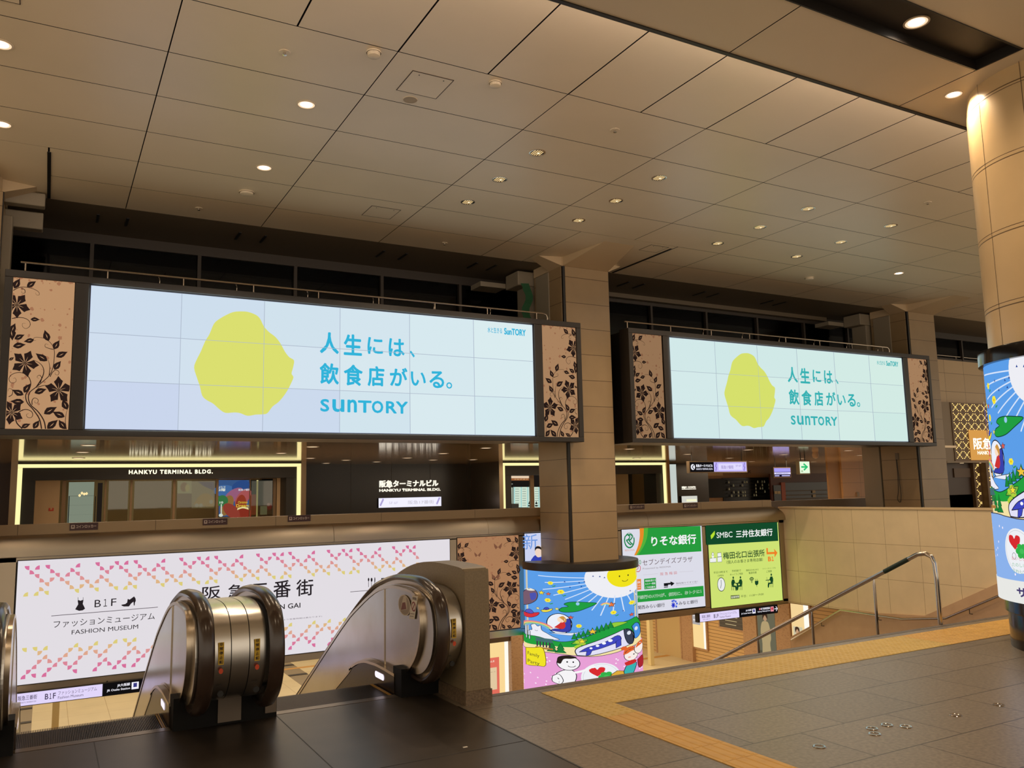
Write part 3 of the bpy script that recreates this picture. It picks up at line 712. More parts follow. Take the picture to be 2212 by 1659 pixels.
    # capsule seat with a reader
    cap = [(-.42 + .24 * math.cos(t), -1.6 + .31 * math.sin(t)) for t in [k * 2 * PI / 30 for k in range(30)]]
    c.outlined(cap, (236, 240, 250), .018); c.outlined(spline([(-.6, -1.82), (-.5, -1.76), (-.36, -1.74), (-.32, -1.5), (-.22, -1.44), (-.2, -1.6), (-.24, -1.84), (-.6, -1.82)], 3), (58, 66, 170), .012)
    c.poly(spline([(-.52, -1.72), (-.42, -1.6), (-.34, -1.5), (-.3, -1.66), (-.36, -1.76), (-.52, -1.72)], 3), (206, 52, 52)); c.oval(-.38, -1.47, .075, .09, (250, 222, 196), 18); c.poly(spline([(-.42, -1.4), (-.34, -1.36), (-.28, -1.46), (-.3, -1.56), (-.35, -1.48), (-.42, -1.4)], 3), (206, 150, 70))
    c.outlined([(-.62, -1.9), (-.1, -1.86), (.0, -1.83), (-.2, -1.95)], (232, 236, 246), .01)
    for k, col in enumerate(((230, 120, 130), (240, 200, 110), (130, 200, 150), (120, 170, 230))): c.ring(-.86, -1.86, .34 - .035 * k, .26 - .03 * k, .03, col, 16, .4, PI)
    cl = spline([(-1.0, -2.06), (-1.02, -1.92), (-.96, -1.88), (-.98, -1.74), (-.9, -1.68), (-.84, -1.74), (-.78, -1.7), (-.76, -1.84), (-.66, -1.92), (-.56, -2.0), (-.44, -2.1), (-1.0, -2.1)], 4)
    c.outlined(cl, WHT, .012); c.ring(-.87, -1.86, .03, .03, .01, (60, 60, 90), 8, PI * 1.1, PI * 1.9)
    for u, h_ in ((-1.12, .42), (-1.05, .26)): c.outlined([(u, -2.2), (u + .05, -2.2), (u + .05, -2.2 + h_), (u, -2.2 + h_)], (206, 216, 232), .012)
    # hills, woods, sand
    c.outlined(spline([(-W2, -2.18), (-.9, -2.06), (-.6, -2.12), (-.3, -2.14), (.1, -1.98), (.5, -1.72), (.9, -1.6), (1.1, -1.62), (1.1, -2.5), (-W2, -2.5)], 4), (36, 160, 62), .014, (20, 60, 40))
    c.poly(spline([(-W2, -2.42), (-.7, -2.3), (-.2, -2.3), (.3, -2.2), (.8, -2.1), (W2, -2.0), (W2, -2.75), (-W2, -2.75)], 4), (244, 226, 166))
    c.outlined(spline([(-.2, -2.2), (-.1, -2.1), (.1, -2.06), (.0, -2.2), (-.2, -2.2)], 3), (126, 190, 60), .01)
    c.outlined(spline([(.45, -1.7), (.6, -1.6), (.8, -1.62), (.86, -1.66), (.6, -1.75)], 3), (150, 204, 60), .01)
    for k in range(9):
        u = -.14 + .085 * k; v = -1.98 + .04 * k; c.outlined([(u - .055, v - .08), (u + .055, v - .08), (u, v + .12)], (30, 136, 60), .01, (16, 50, 34))
    for u, v, s_ in ((-.56, -2.36, 1.0), (-.4, -2.38, 1.1)): c.outlined([(u - .1 * s_, v - .1), (u - .04, v), (u - .07, v), (u, v + .18 * s_), (u + .07, v), (u + .04, v), (u + .1 * s_, v - .1)], (30, 130, 58), .012, (16, 50, 34))
    for k in range(7): c.oval(-.04 + .06 * math.cos(k), -2.3 + .09 * math.sin(k * 1.7) + .03 * k, .05, .05, (176, 208, 60), 10); c.d -= c.step * .9
    c.up()
    for u, v, r, col in ((.2, -1.83, .09, (240, 196, 60)), (-.0, -2.12, .075, (244, 222, 60)), (.4, -2.32, .08, (236, 190, 90))): star(c, u, v, r, col)
    # temple gate
    for k in range(5): c.rect(-.86 + .06 * k, -2.36, -.83 + .06 * k, -2.2, (60, 60, 70)); c.d -= c.step * .9
    c.up(); c.poly([(-.9, -2.2), (-.52, -2.2), (-.56, -2.14), (-.52, -2.08), (-.9, -2.08), (-.86, -2.14)], (70, 110, 110)); c.rect(-.88, -2.42, -.54, -2.37, (170, 120, 60))
    # white and blue train with plain windows
    c.outlined(spline([(-.1, -2.54), (-.13, -2.4), (-.04, -2.28), (.3, -2.1), (.6, -1.94), (.82, -1.84), (.95, -1.95), (.98, -2.2), (.9, -2.34), (.5, -2.46), (.15, -2.55), (-.1, -2.54)], 4), (226, 224, 246), .018)
    c.outlined(spline([(-.06, -2.44), (.1, -2.3), (.4, -2.18), (.66, -2.0), (.72, -2.16), (.5, -2.28), (.2, -2.4), (-.06, -2.44)], 4), (64, 72, 190), .012)
    for k in range(4): c.oval(.16 + .12 * k, -2.33 + .065 * k, .028 + .005 * k, .028 + .005 * k, (248, 250, 255), 14)
    c.outlined([(.06, -2.56), (.14, -2.52), (.18, -2.4), (.08, -2.42)], (64, 72, 190), .01); c.outlined([(.62, -2.38), (.72, -2.32), (.72, -2.12), (.62, -2.18)], (64, 72, 190), .01)
    c.outlined(spline([(.78, -1.86), (.9, -1.88), (.96, -2.1), (.95, -2.32), (.86, -2.3), (.8, -2.1), (.78, -1.86)], 4), (62, 66, 84), .014); c.oval(.88, -1.98, .04, .06, (222, 228, 240), 14)
    c.outlined(spline([(.94, -1.8), (1.02, -1.72), (1.1, -1.8), (1.12, -2.1), (1.0, -2.2), (.98, -2.0), (.94, -1.8)], 4), (70, 140, 220), .014); c.oval(1.03, -1.9, .035, .06, (222, 228, 240), 14)
    # lower field
    top = spline([(-W2, -2.52), (-.6, -2.5), (-.2, -2.54), (.2, -2.58), (.6, -2.52), (.9, -2.42), (W2, -2.36)], 5)
    c.poly(top + [(W2, -H), (-W2, -H)], lower); c.line(top, .014, (50, 40, 60))
    rnd = random.Random(4)
    for k in range(90): c.oval(rnd.uniform(-W2 + .05, W2 - .05), rnd.uniform(-H + .03, -2.66), .016, .02, (252, 240, 250), 8); c.d -= c.step
    c.up()
def emblem(c, u, v, k):
    c.oval(u, v, .36 * k, .42 * k, (238, 240, 244), 32); c.ring(u, v, .32 * k, .38 * k, .008, (200, 206, 214))
    c.poly(spline([(u + k * x, v + k * y) for x, y in ((-.06, .02), (-.2, .16), (-.19, .28), (-.1, .28), (-.06, .22), (-.01, .29), (.08, .26), (.06, .14), (-.06, .02))], 3), (216, 44, 48))
    for q in range(6): c.oval(u + k * (.1 + .09 * math.cos(q * PI / 3)), v + k * (-.0 + .09 * math.sin(q * PI / 3)), .06 * k, .06 * k, (52, 176, 74), 12); c.d -= c.step * .9
    c.up(); c.oval(u + .1 * k, v, .05 * k, .05 * k, (70, 190, 90), 12)
    c.ring(u - .1 * k, v - .1 * k, .05 * k, .06 * k, .008, (120, 120, 130), 12)
def kids(c):
    """drawn children of the central drum"""
    c.outlined(spline([(-1.08, -2.5), (-.9, -2.42), (-.72, -2.4), (-.68, -2.9), (-.84, -2.96), (-1.08, -3.04)], 3) + [(-1.08, -2.5)], (240, 226, 40), .014, (120, 100, 30))
    for t, v in (('Family', -2.68), ('Party', -2.92)): c.text(t, -1.04, v - .05, -.8, v + .09, (70, 70, 40))
    c.outlined(spline([(-.42, -3.3), (-.5, -3.15), (-.36, -3.0), (-.2, -2.98), (-.12, -3.12), (-.14, -3.3), (-.2, -3.4), (-.42, -3.4), (-.42, -3.3)], 3), (246, 244, 246), .016)
    c.outlined(spline([(-.56, -3.2), (-.44, -3.12), (-.36, -3.3), (-.42, -3.42), (-.56, -3.36), (-.56, -3.2)], 3), (246, 244, 246), .014)
    c.outlined([(-.22 + .0 + .21 * math.cos(t) - .04, -2.78 + .21 * math.sin(t)) for t in [k * 2 * PI / 26 for k in range(26)]], (246, 244, 246), .016)
    c.poly(spline([(-.47, -2.78), (-.44, -2.6), (-.26, -2.54), (-.1, -2.6), (-.2, -2.64), (-.34, -2.66), (-.4, -2.8), (-.47, -2.78)], 4), (44, 34, 30))
    for d in (-.04, .07): c.oval(-.24 + d, -2.74, .016, .024, (30, 30, 34), 10)
    c.ring(-.2, -2.84, .07, .05, .014, (40, 36, 36), 10, PI * 1.1, PI * 1.95)
    c.line(spline([(-.16, -3.06), (.0, -3.0), (.12, -2.92), (.16, -2.88)], 4), .06, (246, 244, 246)); c.oval(.18, -2.88, .045, .045, (246, 244, 246), 12)
    c.outlined(spline([(.86, -2.9), (.78, -3.0), (.72, -3.3), (.86, -3.34), (.94, -3.2), (1.0, -2.94), (.86, -2.9)], 3), (60, 176, 176), .014)
    c.outlined([(.9 + .14 * math.cos(t), -2.66 + .18 * math.sin(t)) for t in [k * 2 * PI / 22 for k in range(22)]], (248, 236, 230), .012)
    c.poly(spline([(.74, -2.62), (.78, -2.46), (.9, -2.4), (1.04, -2.5), (1.06, -2.62), (.94, -2.54), (.82, -2.6), (.74, -2.62)], 4), (226, 100, 46)); c.oval(.76, -2.42, .06, .06, (226, 100, 46), 14)
    c.poly(spline([(.76, -2.86), (.9, -2.82), (1.0, -2.86), (.96, -2.94), (.8, -2.96), (.76, -2.86)], 3), (206, 46, 46))
    c.oval(.95, -2.66, .016, .02, (40, 30, 30), 8); c.oval(.86, -2.72, .03, .02, (240, 160, 150), 10)
    c.outlined([(.5, -3.16), (.62, -3.06), (.74, -3.1), (.76, -3.28), (.6, -3.34), (.52, -3.28)], (222, 170, 60), .014)
    c.outlined([(1.06 + .1 * math.cos(t), -2.52 + .17 * math.sin(t)) for t in [k * 2 * PI / 18 for k in range(18)]], (248, 236, 230), .012); c.poly(spline([(.98, -2.5), (1.04, -2.34), (1.14, -2.32), (1.14, -2.42), (1.04, -2.46), (.98, -2.5)], 3), (226, 100, 46))
    c.outlined(spline([(1.02, -2.86), (1.14, -2.8), (1.16, -3.1), (1.04, -3.12), (1.02, -2.86)], 3), (170, 40, 50), .012)
def drum(cx, cy, r, zt, H, zbase, label, a0, W2, art, base=(34, 28, 25)):
    root = thing('poster_drum', label, 'advertising drum', (cx, cy, zbase))
    AR = (-PI / 2 - 1.9, -PI / 2 + 1.9) if art == 'a' else (0, 2 * PI)   # the near drum is open at the wall behind
    m = MB(); m.lathe([(.3, zt + .14), (r + .03, zt + .14), (r + .035, zt + .12), (r + .035, zt + .0), (r - .02, zt - .005)], cx, cy, M_DARK if art == 'a' else mat('drum_ring', (36, 32, 30), .12, .3), 64, *AR); m.build('top_ring', parent=root, smooth=40)
    m = MB(); m.lathe([(r - .012, zt), (r - .012, zt - H)], cx, cy, em((226, 220, 196), .8), 64, *AR); m.build('drum_body', parent=root, smooth=40)
    c = Canvas((0, 0, zt), (1, 0, 0), (0, 0, 1), k=1., step=.00035); c.cyl = (cx, cy, r - .01, a0)
    sc_ = .575 if art == 'a' else H / 3.9
    _P = c.P
    def wrap(u):                              # the artwork was drawn as seen from the front
        if art != 'a': return u * sc_
        q = u / 1.17
        return r * (math.asin(q) if abs(q) < .97 else math.copysign(math.asin(.97) + (abs(q) - .97) * 3, q))
    c.P = lambda uv: _P((wrap(uv[0]), uv[1] * sc_))
    c.cyl = (cx, cy, r - .01, a0)
    drum_art(c, W2, 3.92 if art == 'a' else 3.9, (232, 160, 214) if art == 'a' else (140, 178, 236))
    if art == 'a':
        emblem(c, .32, -3.2, 1.0); kids(c)
    else:
        emblem(c, -.0, -3.08, .85)
        for t, v in (('おいしい', -3.2), ('たのしい', -3.3), ('うれしい', -3.4)): c.text(t, -.15, v - .03, .15, v + .03, (130, 190, 150) if v < -3.25 else (226, 150, 160))
        c.rect(-W2, -3.9, W2, -3.55, (232, 232, 228)); c.text('サステナブル', -.1, -3.8, 1.3, -3.64, (70, 60, 110), .04)
    c.build('poster', parent=root)
    m = MB(); m.lathe([(r - .02, zt - H), (r - .0, zt - H - .01), (r - .0, zt - H - .12), (r - .025, zt - H - .135), (r - .025, zbase)], cx, cy, mat('drum_base_black', base, .16, .2), 64, *AR); m.build('base', parent=root, smooth=40)
    return root
drum(9.14, 13.84, 1.1, .125, 2.25, ZB, 'poster drum round the foot of the central column, showing a smiling sun', -PI / 2 - math.radians(33.5), 1.36, 'a')
RD = (8.9, 4.3, .93)
ra = math.atan2(-RD[1], -RD[0])
drum(RD[0], RD[1], RD[2], 2.76, 2.3, 0, 'tall poster drum round the thick column at the right picture edge', ra - math.radians(48), 1.9, 'b')
# thick round column above the right drum
root = thing('round_column', 'thick round stone column at the right picture edge, standing in the poster drum', 'column', (RD[0], RD[1], 2.9))
m = MB(); rr = RD[2] - .07; M_RS = brick_mat('round_column_stone', (214, 184, 138), (206, 176, 130), (110, 86, 58), 2.2, .72, .006, (0, .33, 0), .3, 0., axes='xz', noise=(1.2, .08))
m.lathe([(rr, 2.5), (rr, ZN - .22), (rr - .012, ZN - .05), (rr - .02, ZN)], RD[0], RD[1], mat('round_column_stone', (216, 184, 136), .28, noise=(1.6, (202, 170, 124), .3, .7, (1, 1, 6))), 72); m.build('shaft', parent=root, smooth=40)
m = MB()
for z in (3.33, 4.05, 4.77, 5.42): m.lathe([(rr + .001, z - .003), (rr + .001, z + .003)], RD[0], RD[1], mat('stone_joint', (90, 68, 46), .7), 72)
for a in (ra + .5, ra - .36, ra - .93, ra + 1.3):
    p = (RD[0] + (rr + .001) * math.cos(a), RD[1] + (rr + .001) * math.sin(a)); t = Vector((-math.sin(a), math.cos(a))) * .003
    m.poly([(p[0] - t.x, p[1] - t.y, 2.5), (p[0] + t.x, p[1] + t.y, 2.5), (p[0] + t.x, p[1] + t.y, ZN), (p[0] - t.x, p[1] - t.y, ZN)], mat('stone_joint', (90, 68, 46), .7))
m.build('joints', parent=root)
# ---------------------------------------------------------------- back-lit signs in the steel front over the lower concourse
YS = 14.47
def zm(ox, oy, s): return lambda x, y: (ox + x / s, oy + y / s)
def lightbox(name, label, cat, x0, x1, z0, z1, base, k=1., proud=.012):
    root = thing(name, label, cat, ((x0 + x1) / 2, YS, z0))
    m = MB(); m.box(x0 - .012, x1 + .012, YS - proud + .004, YS + .05, z0 - .012, z1 + .012, M_DARK); m.build('frame', parent=root)
    cv = Yplane(x0, YS - proud, z0, k=k); cv.d = .002; cv.rect(0, 0, x1 - x0, z1 - z0, base)
    return root, cv
# white fashion-floor sign with rows of pink and yellow quarter discs
r, cv = lightbox('light_box_sign', 'long white backlit sign with pink and yellow quarter discs, behind the escalators', 'sign', -.32, 6.65, -1.03, .74, (228, 223, 229), .98)
WS, HS = 6.97, 1.77
per = {0: (4, 10, 14, 18, 20), 1: (5, 9, 15, 17, 19), 2: (6, 8, 10, 16, 20), 3: (5, 7, 11, 15, 21), 4: (4, 8, 12, 14, 16), 5: (9, 11, 13, 17, 21), 6: (4, 10, 14, 18, 20)}
marks = set()
for j, cols in per.items():
    for q in range(0, 6):
        for i in cols:
            ii = i + 18 * (q - 1)
            if 0 <= ii <= 101: marks.add((ii, j))
ramp = [(216, 112, 156), (218, 120, 154), (220, 134, 152), (222, 150, 148), (224, 168, 142), (224, 182, 134), (222, 206, 124)]
S_ = .0667; R_ = .061
for (i, j) in sorted(marks):
    back = (i + 1, j + 1) in marks or (i - 1, j - 1) in marks
    for flip in (False, True):
        u = .085 + i * S_ + .033; v = HS - (.075 + j * .0632 + .033)
        if back: cx, a0 = (u + R_ / 2, PI) if j % 2 == 0 else (u - R_ / 2, 0)
        else: cx, a0 = (u + R_ / 2, PI / 2) if j % 2 == 0 else (u - R_ / 2, -PI / 2)
        cyy = v + R_ / 2 if a0 in (PI, -PI / 2) else v - R_ / 2
        pts = [(cx, cyy)] + [(cx + R_ * math.cos(a0 + t * PI / 12), cyy + R_ * math.sin(a0 + t * PI / 12)) for t in range(7)]
        if flip: pts = [(x + .02, HS - y) for x, y in pts]
        cv.poly(pts, ramp[j]); cv.d -= cv.step
cv.up(); BK = (40, 34, 38)
z = zm(300, 1180, 4.148)
for t, bl, tr in (('阪', (565, 478), (733, 352)), ('急', (797, 470), (945, 335)), ('三', (1013, 460), (1155, 328)), ('番', (1203, 467), (1362, 300)), ('街', (1408, 450), (1563, 290))): cv.tpx(t, z(*bl), z(*tr), BK, .012)
a = cv.px(*z(1212, 570)); b = cv.px(*z(1447, 505)); cv.text('HANKYU SANBAN GAI', b[0] - (b[0] - a[0]) * 3.15, a[1], b[0], b[1], BK, .02)
a = cv.px(*z(1240, 672)); b = cv.px(*z(1640, 615)); cv.text('営業時間 10時〜23時 (店舗により営業時間は異なります)', b[0] - (b[0] - a[0]) * 1.8, a[1], b[0], b[1] - .01, (120, 110, 120))
z = zm(30, 1260, 6.32)
[cv.tpx(t, z(*a_), z(*b_), BK, 0) for t, a_, b_ in (('B', (1100, 328), (1190, 222)), ('１', (1222, 318), (1275, 213)), ('F', (1325, 310), (1400, 205)))]; cv.tpx('ファッションミュージアム', z(540, 612), z(1925, 400), BK, 0); cv.tpx('FASHION MUSEUM', z(787, 700), z(1697, 560), BK, 0)
A = lambda *p: cv.px(*z(*p))
cv.line([A(510, 445), A(1965, 325)], .009, (90, 80, 90))
cv.poly([A(870, 235), A(885, 228), A(910, 238), A(935, 226), A(950, 230), A(940, 280), A(972, 345), A(940, 368), A(890, 375), A(836, 355), A(878, 285)], BK)
for p, q in ((876, 875), (945, 944)): cv.line([A(p, 232), A(q, 190)], .005, BK)
cv.poly([A(*p) for p in ((1468, 292), (1520, 282), (1545, 262), (1553, 212), (1580, 222), (1640, 178), (1660, 205), (1664, 240), (1652, 262), (1648, 302), (1636, 302), (1632, 250), (1600, 275), (1570, 315), (1500, 316), (1470, 305))], BK)
z = zm(600, 1180, 4.148)
for x in (812, 838, 866): cv.line([A(x, 365), A(x, 290)], .008, BK)
cv.oval(*A(839, 300), .018, .035, BK); cv.oval(*A(812, 298), .014, .03, BK); cv.oval(*A(868, 300), .009, .045, BK)
cv.tpx('B2F', z(925, 330), z(1120, 270), BK, 0, 1.15); cv.line([A(648, 408), A(1400, 350)], .009, (90, 80, 90))
cv.build('lettering', parent=r)
# floral panels in the steel front
r, cv = lightbox('floral_panel', 'tan panel with dark vines and small butterflies, in the steel front beside the white sign', 'panel', 6.81, 8.13, -1.01, .75, (178, 130, 92), .9)
vine(cv, 1.32, 1.76, True, (178, 130, 92), (46, 32, 28), .56, .575); cv.up()
vine(cv, 1.32, 1.7, False, (178, 130, 92), (46, 32, 28), .0, .5)
for u, v, k in ((.86, 1.55, .1), (.42, 1.42, .08), (.8, .98, .1)):
    for s_ in (-1, 1):
        cv.poly([(u, v), (u + s_ * k * .9, v + k * .8), (u + s_ * k * .8, v + .1 * k), (u + s_ * k * .5, v - k * .4)], (128, 84, 62)); cv.d -= cv.step
cv.build('print', parent=r)
# pale blue recruitment poster, mostly behind the column
r, cv = lightbox('light_box_sign', 'pale blue backlit poster of a suited person, half hidden by the central column', 'sign', 8.27, 10.43, -1.01, .77, (206, 212, 242), .98)
cv.rect(0, 0, 2.16, .42, (232, 234, 246)); z = zm(1000, 1140, 6.913); BL = (108, 152, 226)
cv.tpx('新', z(900, 330), z(1110, 90), BL); cv.text('生活', .48, 1.35, 1.2, 1.72, BL); cv.tpx('誠', z(925, 1260), z(1080, 1030), BL)
cv.text('国際', .1, .2, .3, .26, (150, 160, 60), .03); cv.text('1年制', .1, .33, .28, .36, (90, 90, 110))
px = lambda *p: cv.px(*z(*p))
cv.poly(spline([px(1005, 770), px(1010, 520), px(1030, 460), px(1080, 410), px(1130, 440), px(1200, 430), px(1260, 480), px(1290, 800)], 4), (52, 66, 178))
cv.oval(*px(1125, 350), .08, .12, (240, 214, 196)); cv.poly(spline([px(1072, 350), px(1075, 300), px(1110, 275), px(1160, 290), px(1185, 350), px(1150, 318), px(1100, 312), px(1072, 350)], 3), (30, 26, 30))
cv.build('lettering', parent=r)
# green bank sign
r, cv = lightbox('light_box_sign', 'white and green backlit bank sign, directly right of the poster drum', 'sign', 10.63, 12.83, -1.0, .75, (222, 222, 234), .98)
z = zm(1340, 1120, 7.9); A = lambda *p: cv.px(*z(*p)); GR = (40, 156, 62)
cv.poly([A(400, 165), A(1365, 128), A(1382, 560), A(270, 628), A(345, 500), (A(390, 340))], GR)
cv.poly(spline([A(325, 168), A(330, 300), A(300, 470), A(235, 630)], 4) + spline([A(268, 628), A(345, 490), A(390, 330), A(400, 165)], 4), (232, 140, 40))
cv.poly(spline([A(400, 165), A(390, 330), A(345, 490), A(268, 628)], 4) + spline([A(300, 625), A(400, 470), (A(455, 320)), A(470, 160)], 4), (86, 178, 60))
cv.tpx('りそな銀行', z(530, 480), z(1288, 262), (246, 246, 248), .03); cv.tpx('RESONA', z(78, 560), z(240, 520), (222, 150, 120))
u, v = A(152, 370); DG = (30, 132, 78)
cv.ring(u, v, .125, .155, .03, DG, 24, PI * .8, PI * 2.1); cv.ring(u, v, .12, .15, .01, DG)
for d in (-.035, .03): cv.line(spline([(u - .06 + d, v + .09), (u + .0 + d, v + .12), (u + .05 + d, v + .07), (u + .0 + d, v + .01), (u - .04 + d, v + .0), (u + .02 + d, v - .07), (u + .08 + d, v - .1)], 4), .028, DG)
cv.tpx('セブンデイズプラザ', z(378, 805), z(1228, 640), (96, 72, 76), 0); cv.tpx('Presented by RESONA', z(380, 880), z(858, 805), (150, 140, 146)); cv.tpx('阪急梅田', z(680, 975), z(958, 898), (206, 110, 110), 0, 1.5)
cv.line([A(385, 962), A(640, 942)], .004, (190, 180, 186)); cv.line([A(1000, 915), A(1240, 895)], .004, (190, 180, 186))
cv.line(spline([A(240, 720), A(200, 710), A(190, 745), A(225, 745), A(262, 705), A(222, 800), A(218, 895)], 4), .02, (96, 80, 80)); cv.ring(*A(298, 850), .065, .07, .014, (206, 60, 70)); cv.line(spline([A(300, 790), A(255, 820), A(260, 870), A(300, 850), A(290, 800)], 4), .012, (206, 60, 70)); cv.ring(*A(332, 745), .022, .04, .012, (70, 160, 90), 16)
cv.poly([A(120, 1050), A(348, 1030), A(352, 1212), A(130, 1235)], (232, 136, 66)); cv.tpx('年中無休', z(130, 1125), z(338, 1065), WHT, .02); cv.tpx('月〜土 10時〜21時', z(135, 1165), z(338, 1130), WHT); cv.tpx('日祝 10時〜20時', z(138, 1205), z(338, 1168), WHT)
cv.poly([A(400, 1030), A(600, 1012), A(605, 1190), A(405, 1210)], GR)
for t, y in (('相談窓口', 1075), ('セミナー開催', 1128), ('ご予約優先', 1188)): cv.tpx(t, z(418, y + 8), z(590, y - 42), WHT, .01)
cv.poly([A(735, 1105), A(850, 1095), A(848, 1072), A(920, 1105), A(860, 1155), A(855, 1125), A(808, 1130), A(808, 1150), A(738, 1155)], (20, 20, 24)); cv.poly([A(738, 1166), A(806, 1160), A(806, 1174), A(738, 1180)], (20, 20, 24))
cv.tpx('階段降りてすぐ右！', z(945, 1125), z(1310, 1060), (110, 104, 112)); cv.line([A(950, 1142), A(1305, 1108)], .004, (150, 150, 156))
cv.poly([A(60, 1262), A(1410, 1148), A(1418, 1325), A(60, 1452)], GR)
for c_, bb in (((240, 246, 242), .045), (GR, .008)): cv.tpx('グループ銀行のATMが、便利に、おトクに！', z(30, 1412), z(1375, 1205), c_, bb)
cv.tpx('関西みらい銀行', z(290, 1555), z(748, 1438), (60, 56, 62), .012); cv.tpx('みなと銀行', z(990, 1480), z(1312, 1382), (60, 56, 62), .012)
for k in range(4): cv.line([A(190 + 20 * k, 1562), A(215 + 10 * k, 1470 - 4 * k)], .02 - .003 * k, (60, 150 - 8 * k, 80))
for k in range(8): u, v = A(895, 1478); cv.line([(u, v), (u + .055 * math.cos(k * PI / 4), v + .06 * math.sin(k * PI / 4))], .022, (36, 50, 200)); cv.d -= cv.step
for x, y in ((878, 1410), (905, 1400), (935, 1415), (955, 1450), (945, 1500)): cv.oval(*A(x, y), .024, .024, (70, 100, 220), 12)
cv.build('lettering', parent=r)
# yellow-green bank sign
r, cv = lightbox('light_box_sign', 'yellow-green backlit bank sign with a dark green header, beside the stone side wall', 'sign', 13.0, 15.2, -1.06, .74, (208, 228, 116), .98)
z = zm(1510, 1120, 7.9); DKG = (22, 70, 38)
cv.poly([A(112, 122), A(1332, 62), A(1350, 382), A(130, 452)], (20, 74, 42)); cv.d += .001
cv.poly([A(195, 290), A(265, 210), A(268, 270), A(240, 320), A(205, 355)], (184, 226, 50)); cv.tpx('SMBC', z(300, 335), z(566, 222), (236, 240, 236), .012); cv.tpx('三井住友銀行', z(630, 332), z(1248, 168), (244, 246, 244), .025)
cv.tpx('梅田北口出張所', z(412, 700), z(1112, 525), DKG, .016); cv.tpx('（個人のお客さま専用店舗）', z(468, 778), z(1085, 668), DKG, .004)
cv.poly([A(1145, 505), A(1170, 505), A(1172, 575), A(1285, 570), A(1275, 515), A(1335, 585), A(1285, 665), A(1285, 605), A(1150, 612)], (240, 128, 40)); [cv.tpx(t, z(*a_), z(*b_), (240, 128, 40), .05) for t, a_, b_ in (('B', (1175, 733), (1225, 648)), ('１', (1236, 728), (1268, 645)))]
for p in (((180, 680), (290, 668), (290, 745), (183, 752)), ((308, 660), (383, 650), (385, 738), (312, 745)), ((308, 590), (370, 580), (375, 650), (312, 655))): cv.outlined([A(*q) for q in p], (240, 242, 240), .008, DKG)
cv.oval(*A(230, 640), .032, .05, (240, 242, 240)); cv.oval(*A(230, 605), .028, .032, (240, 242, 240)); cv.ring(*A(230, 605), .03, .034, .007, DKG)
for t, bl, tr in (('平日19時まで', (243, 945), (482, 885)), ('OPEN', (315, 992), (412, 955)), ('予約制で', (553, 918), (710, 865)), ('ゆっくりご相談', (525, 975), (742, 920)), ('無料のWi-Fiと', (797, 905), (1010, 850)), ('電源完備', (842, 950), (972, 900)), ('フリースペースも', (1075, 872), (1298, 828)), ('ご用意', (1142, 925), (1232, 878))): cv.tpx(t, z(*bl), z(*tr), (60, 96, 40), .004)
u, v = A(372, 1125); cv.oval(u, v, .118, .155, (40, 70, 50)); cv.oval(u, v, .105, .14, (236, 238, 236)); cv.line([(u, v + .1), (u, v), (u - .03, v - .08)], .014, (90, 100, 110))
def sitter(hx, hy, s_):
    cv.oval(*A(hx, hy), .022, .028, DKG); cv.poly(spline([A(hx - 22 * s_, hy + 35), A(hx + 12 * s_, hy + 30), A(hx + 30 * s_, hy + 80), A(hx + 8 * s_, hy + 130), A(hx + 55 * s_, hy + 140), A(hx + 60 * s_, hy + 215), A(hx + 40 * s_, hy + 215), A(hx + 30 * s_, hy + 160), A(hx - 20 * s_, hy + 150), A(hx - 26 * s_, hy + 60)], 2), DKG)
    cv.line([A(hx - 30 * s_, hy + 60), A(hx - 28 * s_, hy + 150), A(hx + 5 * s_, hy + 155), A(hx + 5 * s_, hy + 215)], .012, DKG); cv.line([A(hx - 25 * s_, hy + 150), A(hx - 25 * s_, hy + 215)], .012, DKG); cv.line([A(hx + 10 * s_, hy + 60), A(hx + 48 * s_, hy + 100)], .014, DKG)
sitter(575, 1010, 1); sitter(697, 1005, -1); cv.poly([A(610, 1100), A(680, 1095), A(680, 1110), A(660, 1112), A(660, 1200), A(632, 1202), A(632, 1115), A(610, 1115)], DKG)
sitter(1222, 958, -1); cv.poly([A(1125, 1048), A(1200, 1040), A(1200, 1052), A(1125, 1060)], DKG); cv.line([A(1165, 1055), A(1170, 1150)], .01, DKG); cv.line([A(1150, 1045), A(1142, 1000)], .007, DKG)
for k, rr in enumerate((.035, .07, .105)): u, v = A(888, 1085); cv.ring(u, v, rr * .75, rr, .02, DKG, 14, PI * .2, PI * .8)
cv.oval(*A(888, 1088), .012, .015, DKG); cv.poly([A(938, 1065), A(1000, 1060), A(998, 1110), A(980, 1135), A(960, 1137), A(942, 1115)], DKG)
for x in (955, 982): cv.line([A(x, 1065), A(x - 2, 1030)], .01, DKG)
cv.line([A(970, 1135), A(974, 1168)], .01, DKG)
cv.poly([A(525, 1312), A(675, 1302), A(678, 1360), A(528, 1372)], (90, 100, 60)); cv.tpx('営業時間', z(535, 1362), z(668, 1312), (224, 230, 200), .02); cv.tpx('平日：11:30〜19:00', z(700, 1350), z(1085, 1268), (70, 92, 44), .004)
cv.build('lettering', parent=r)
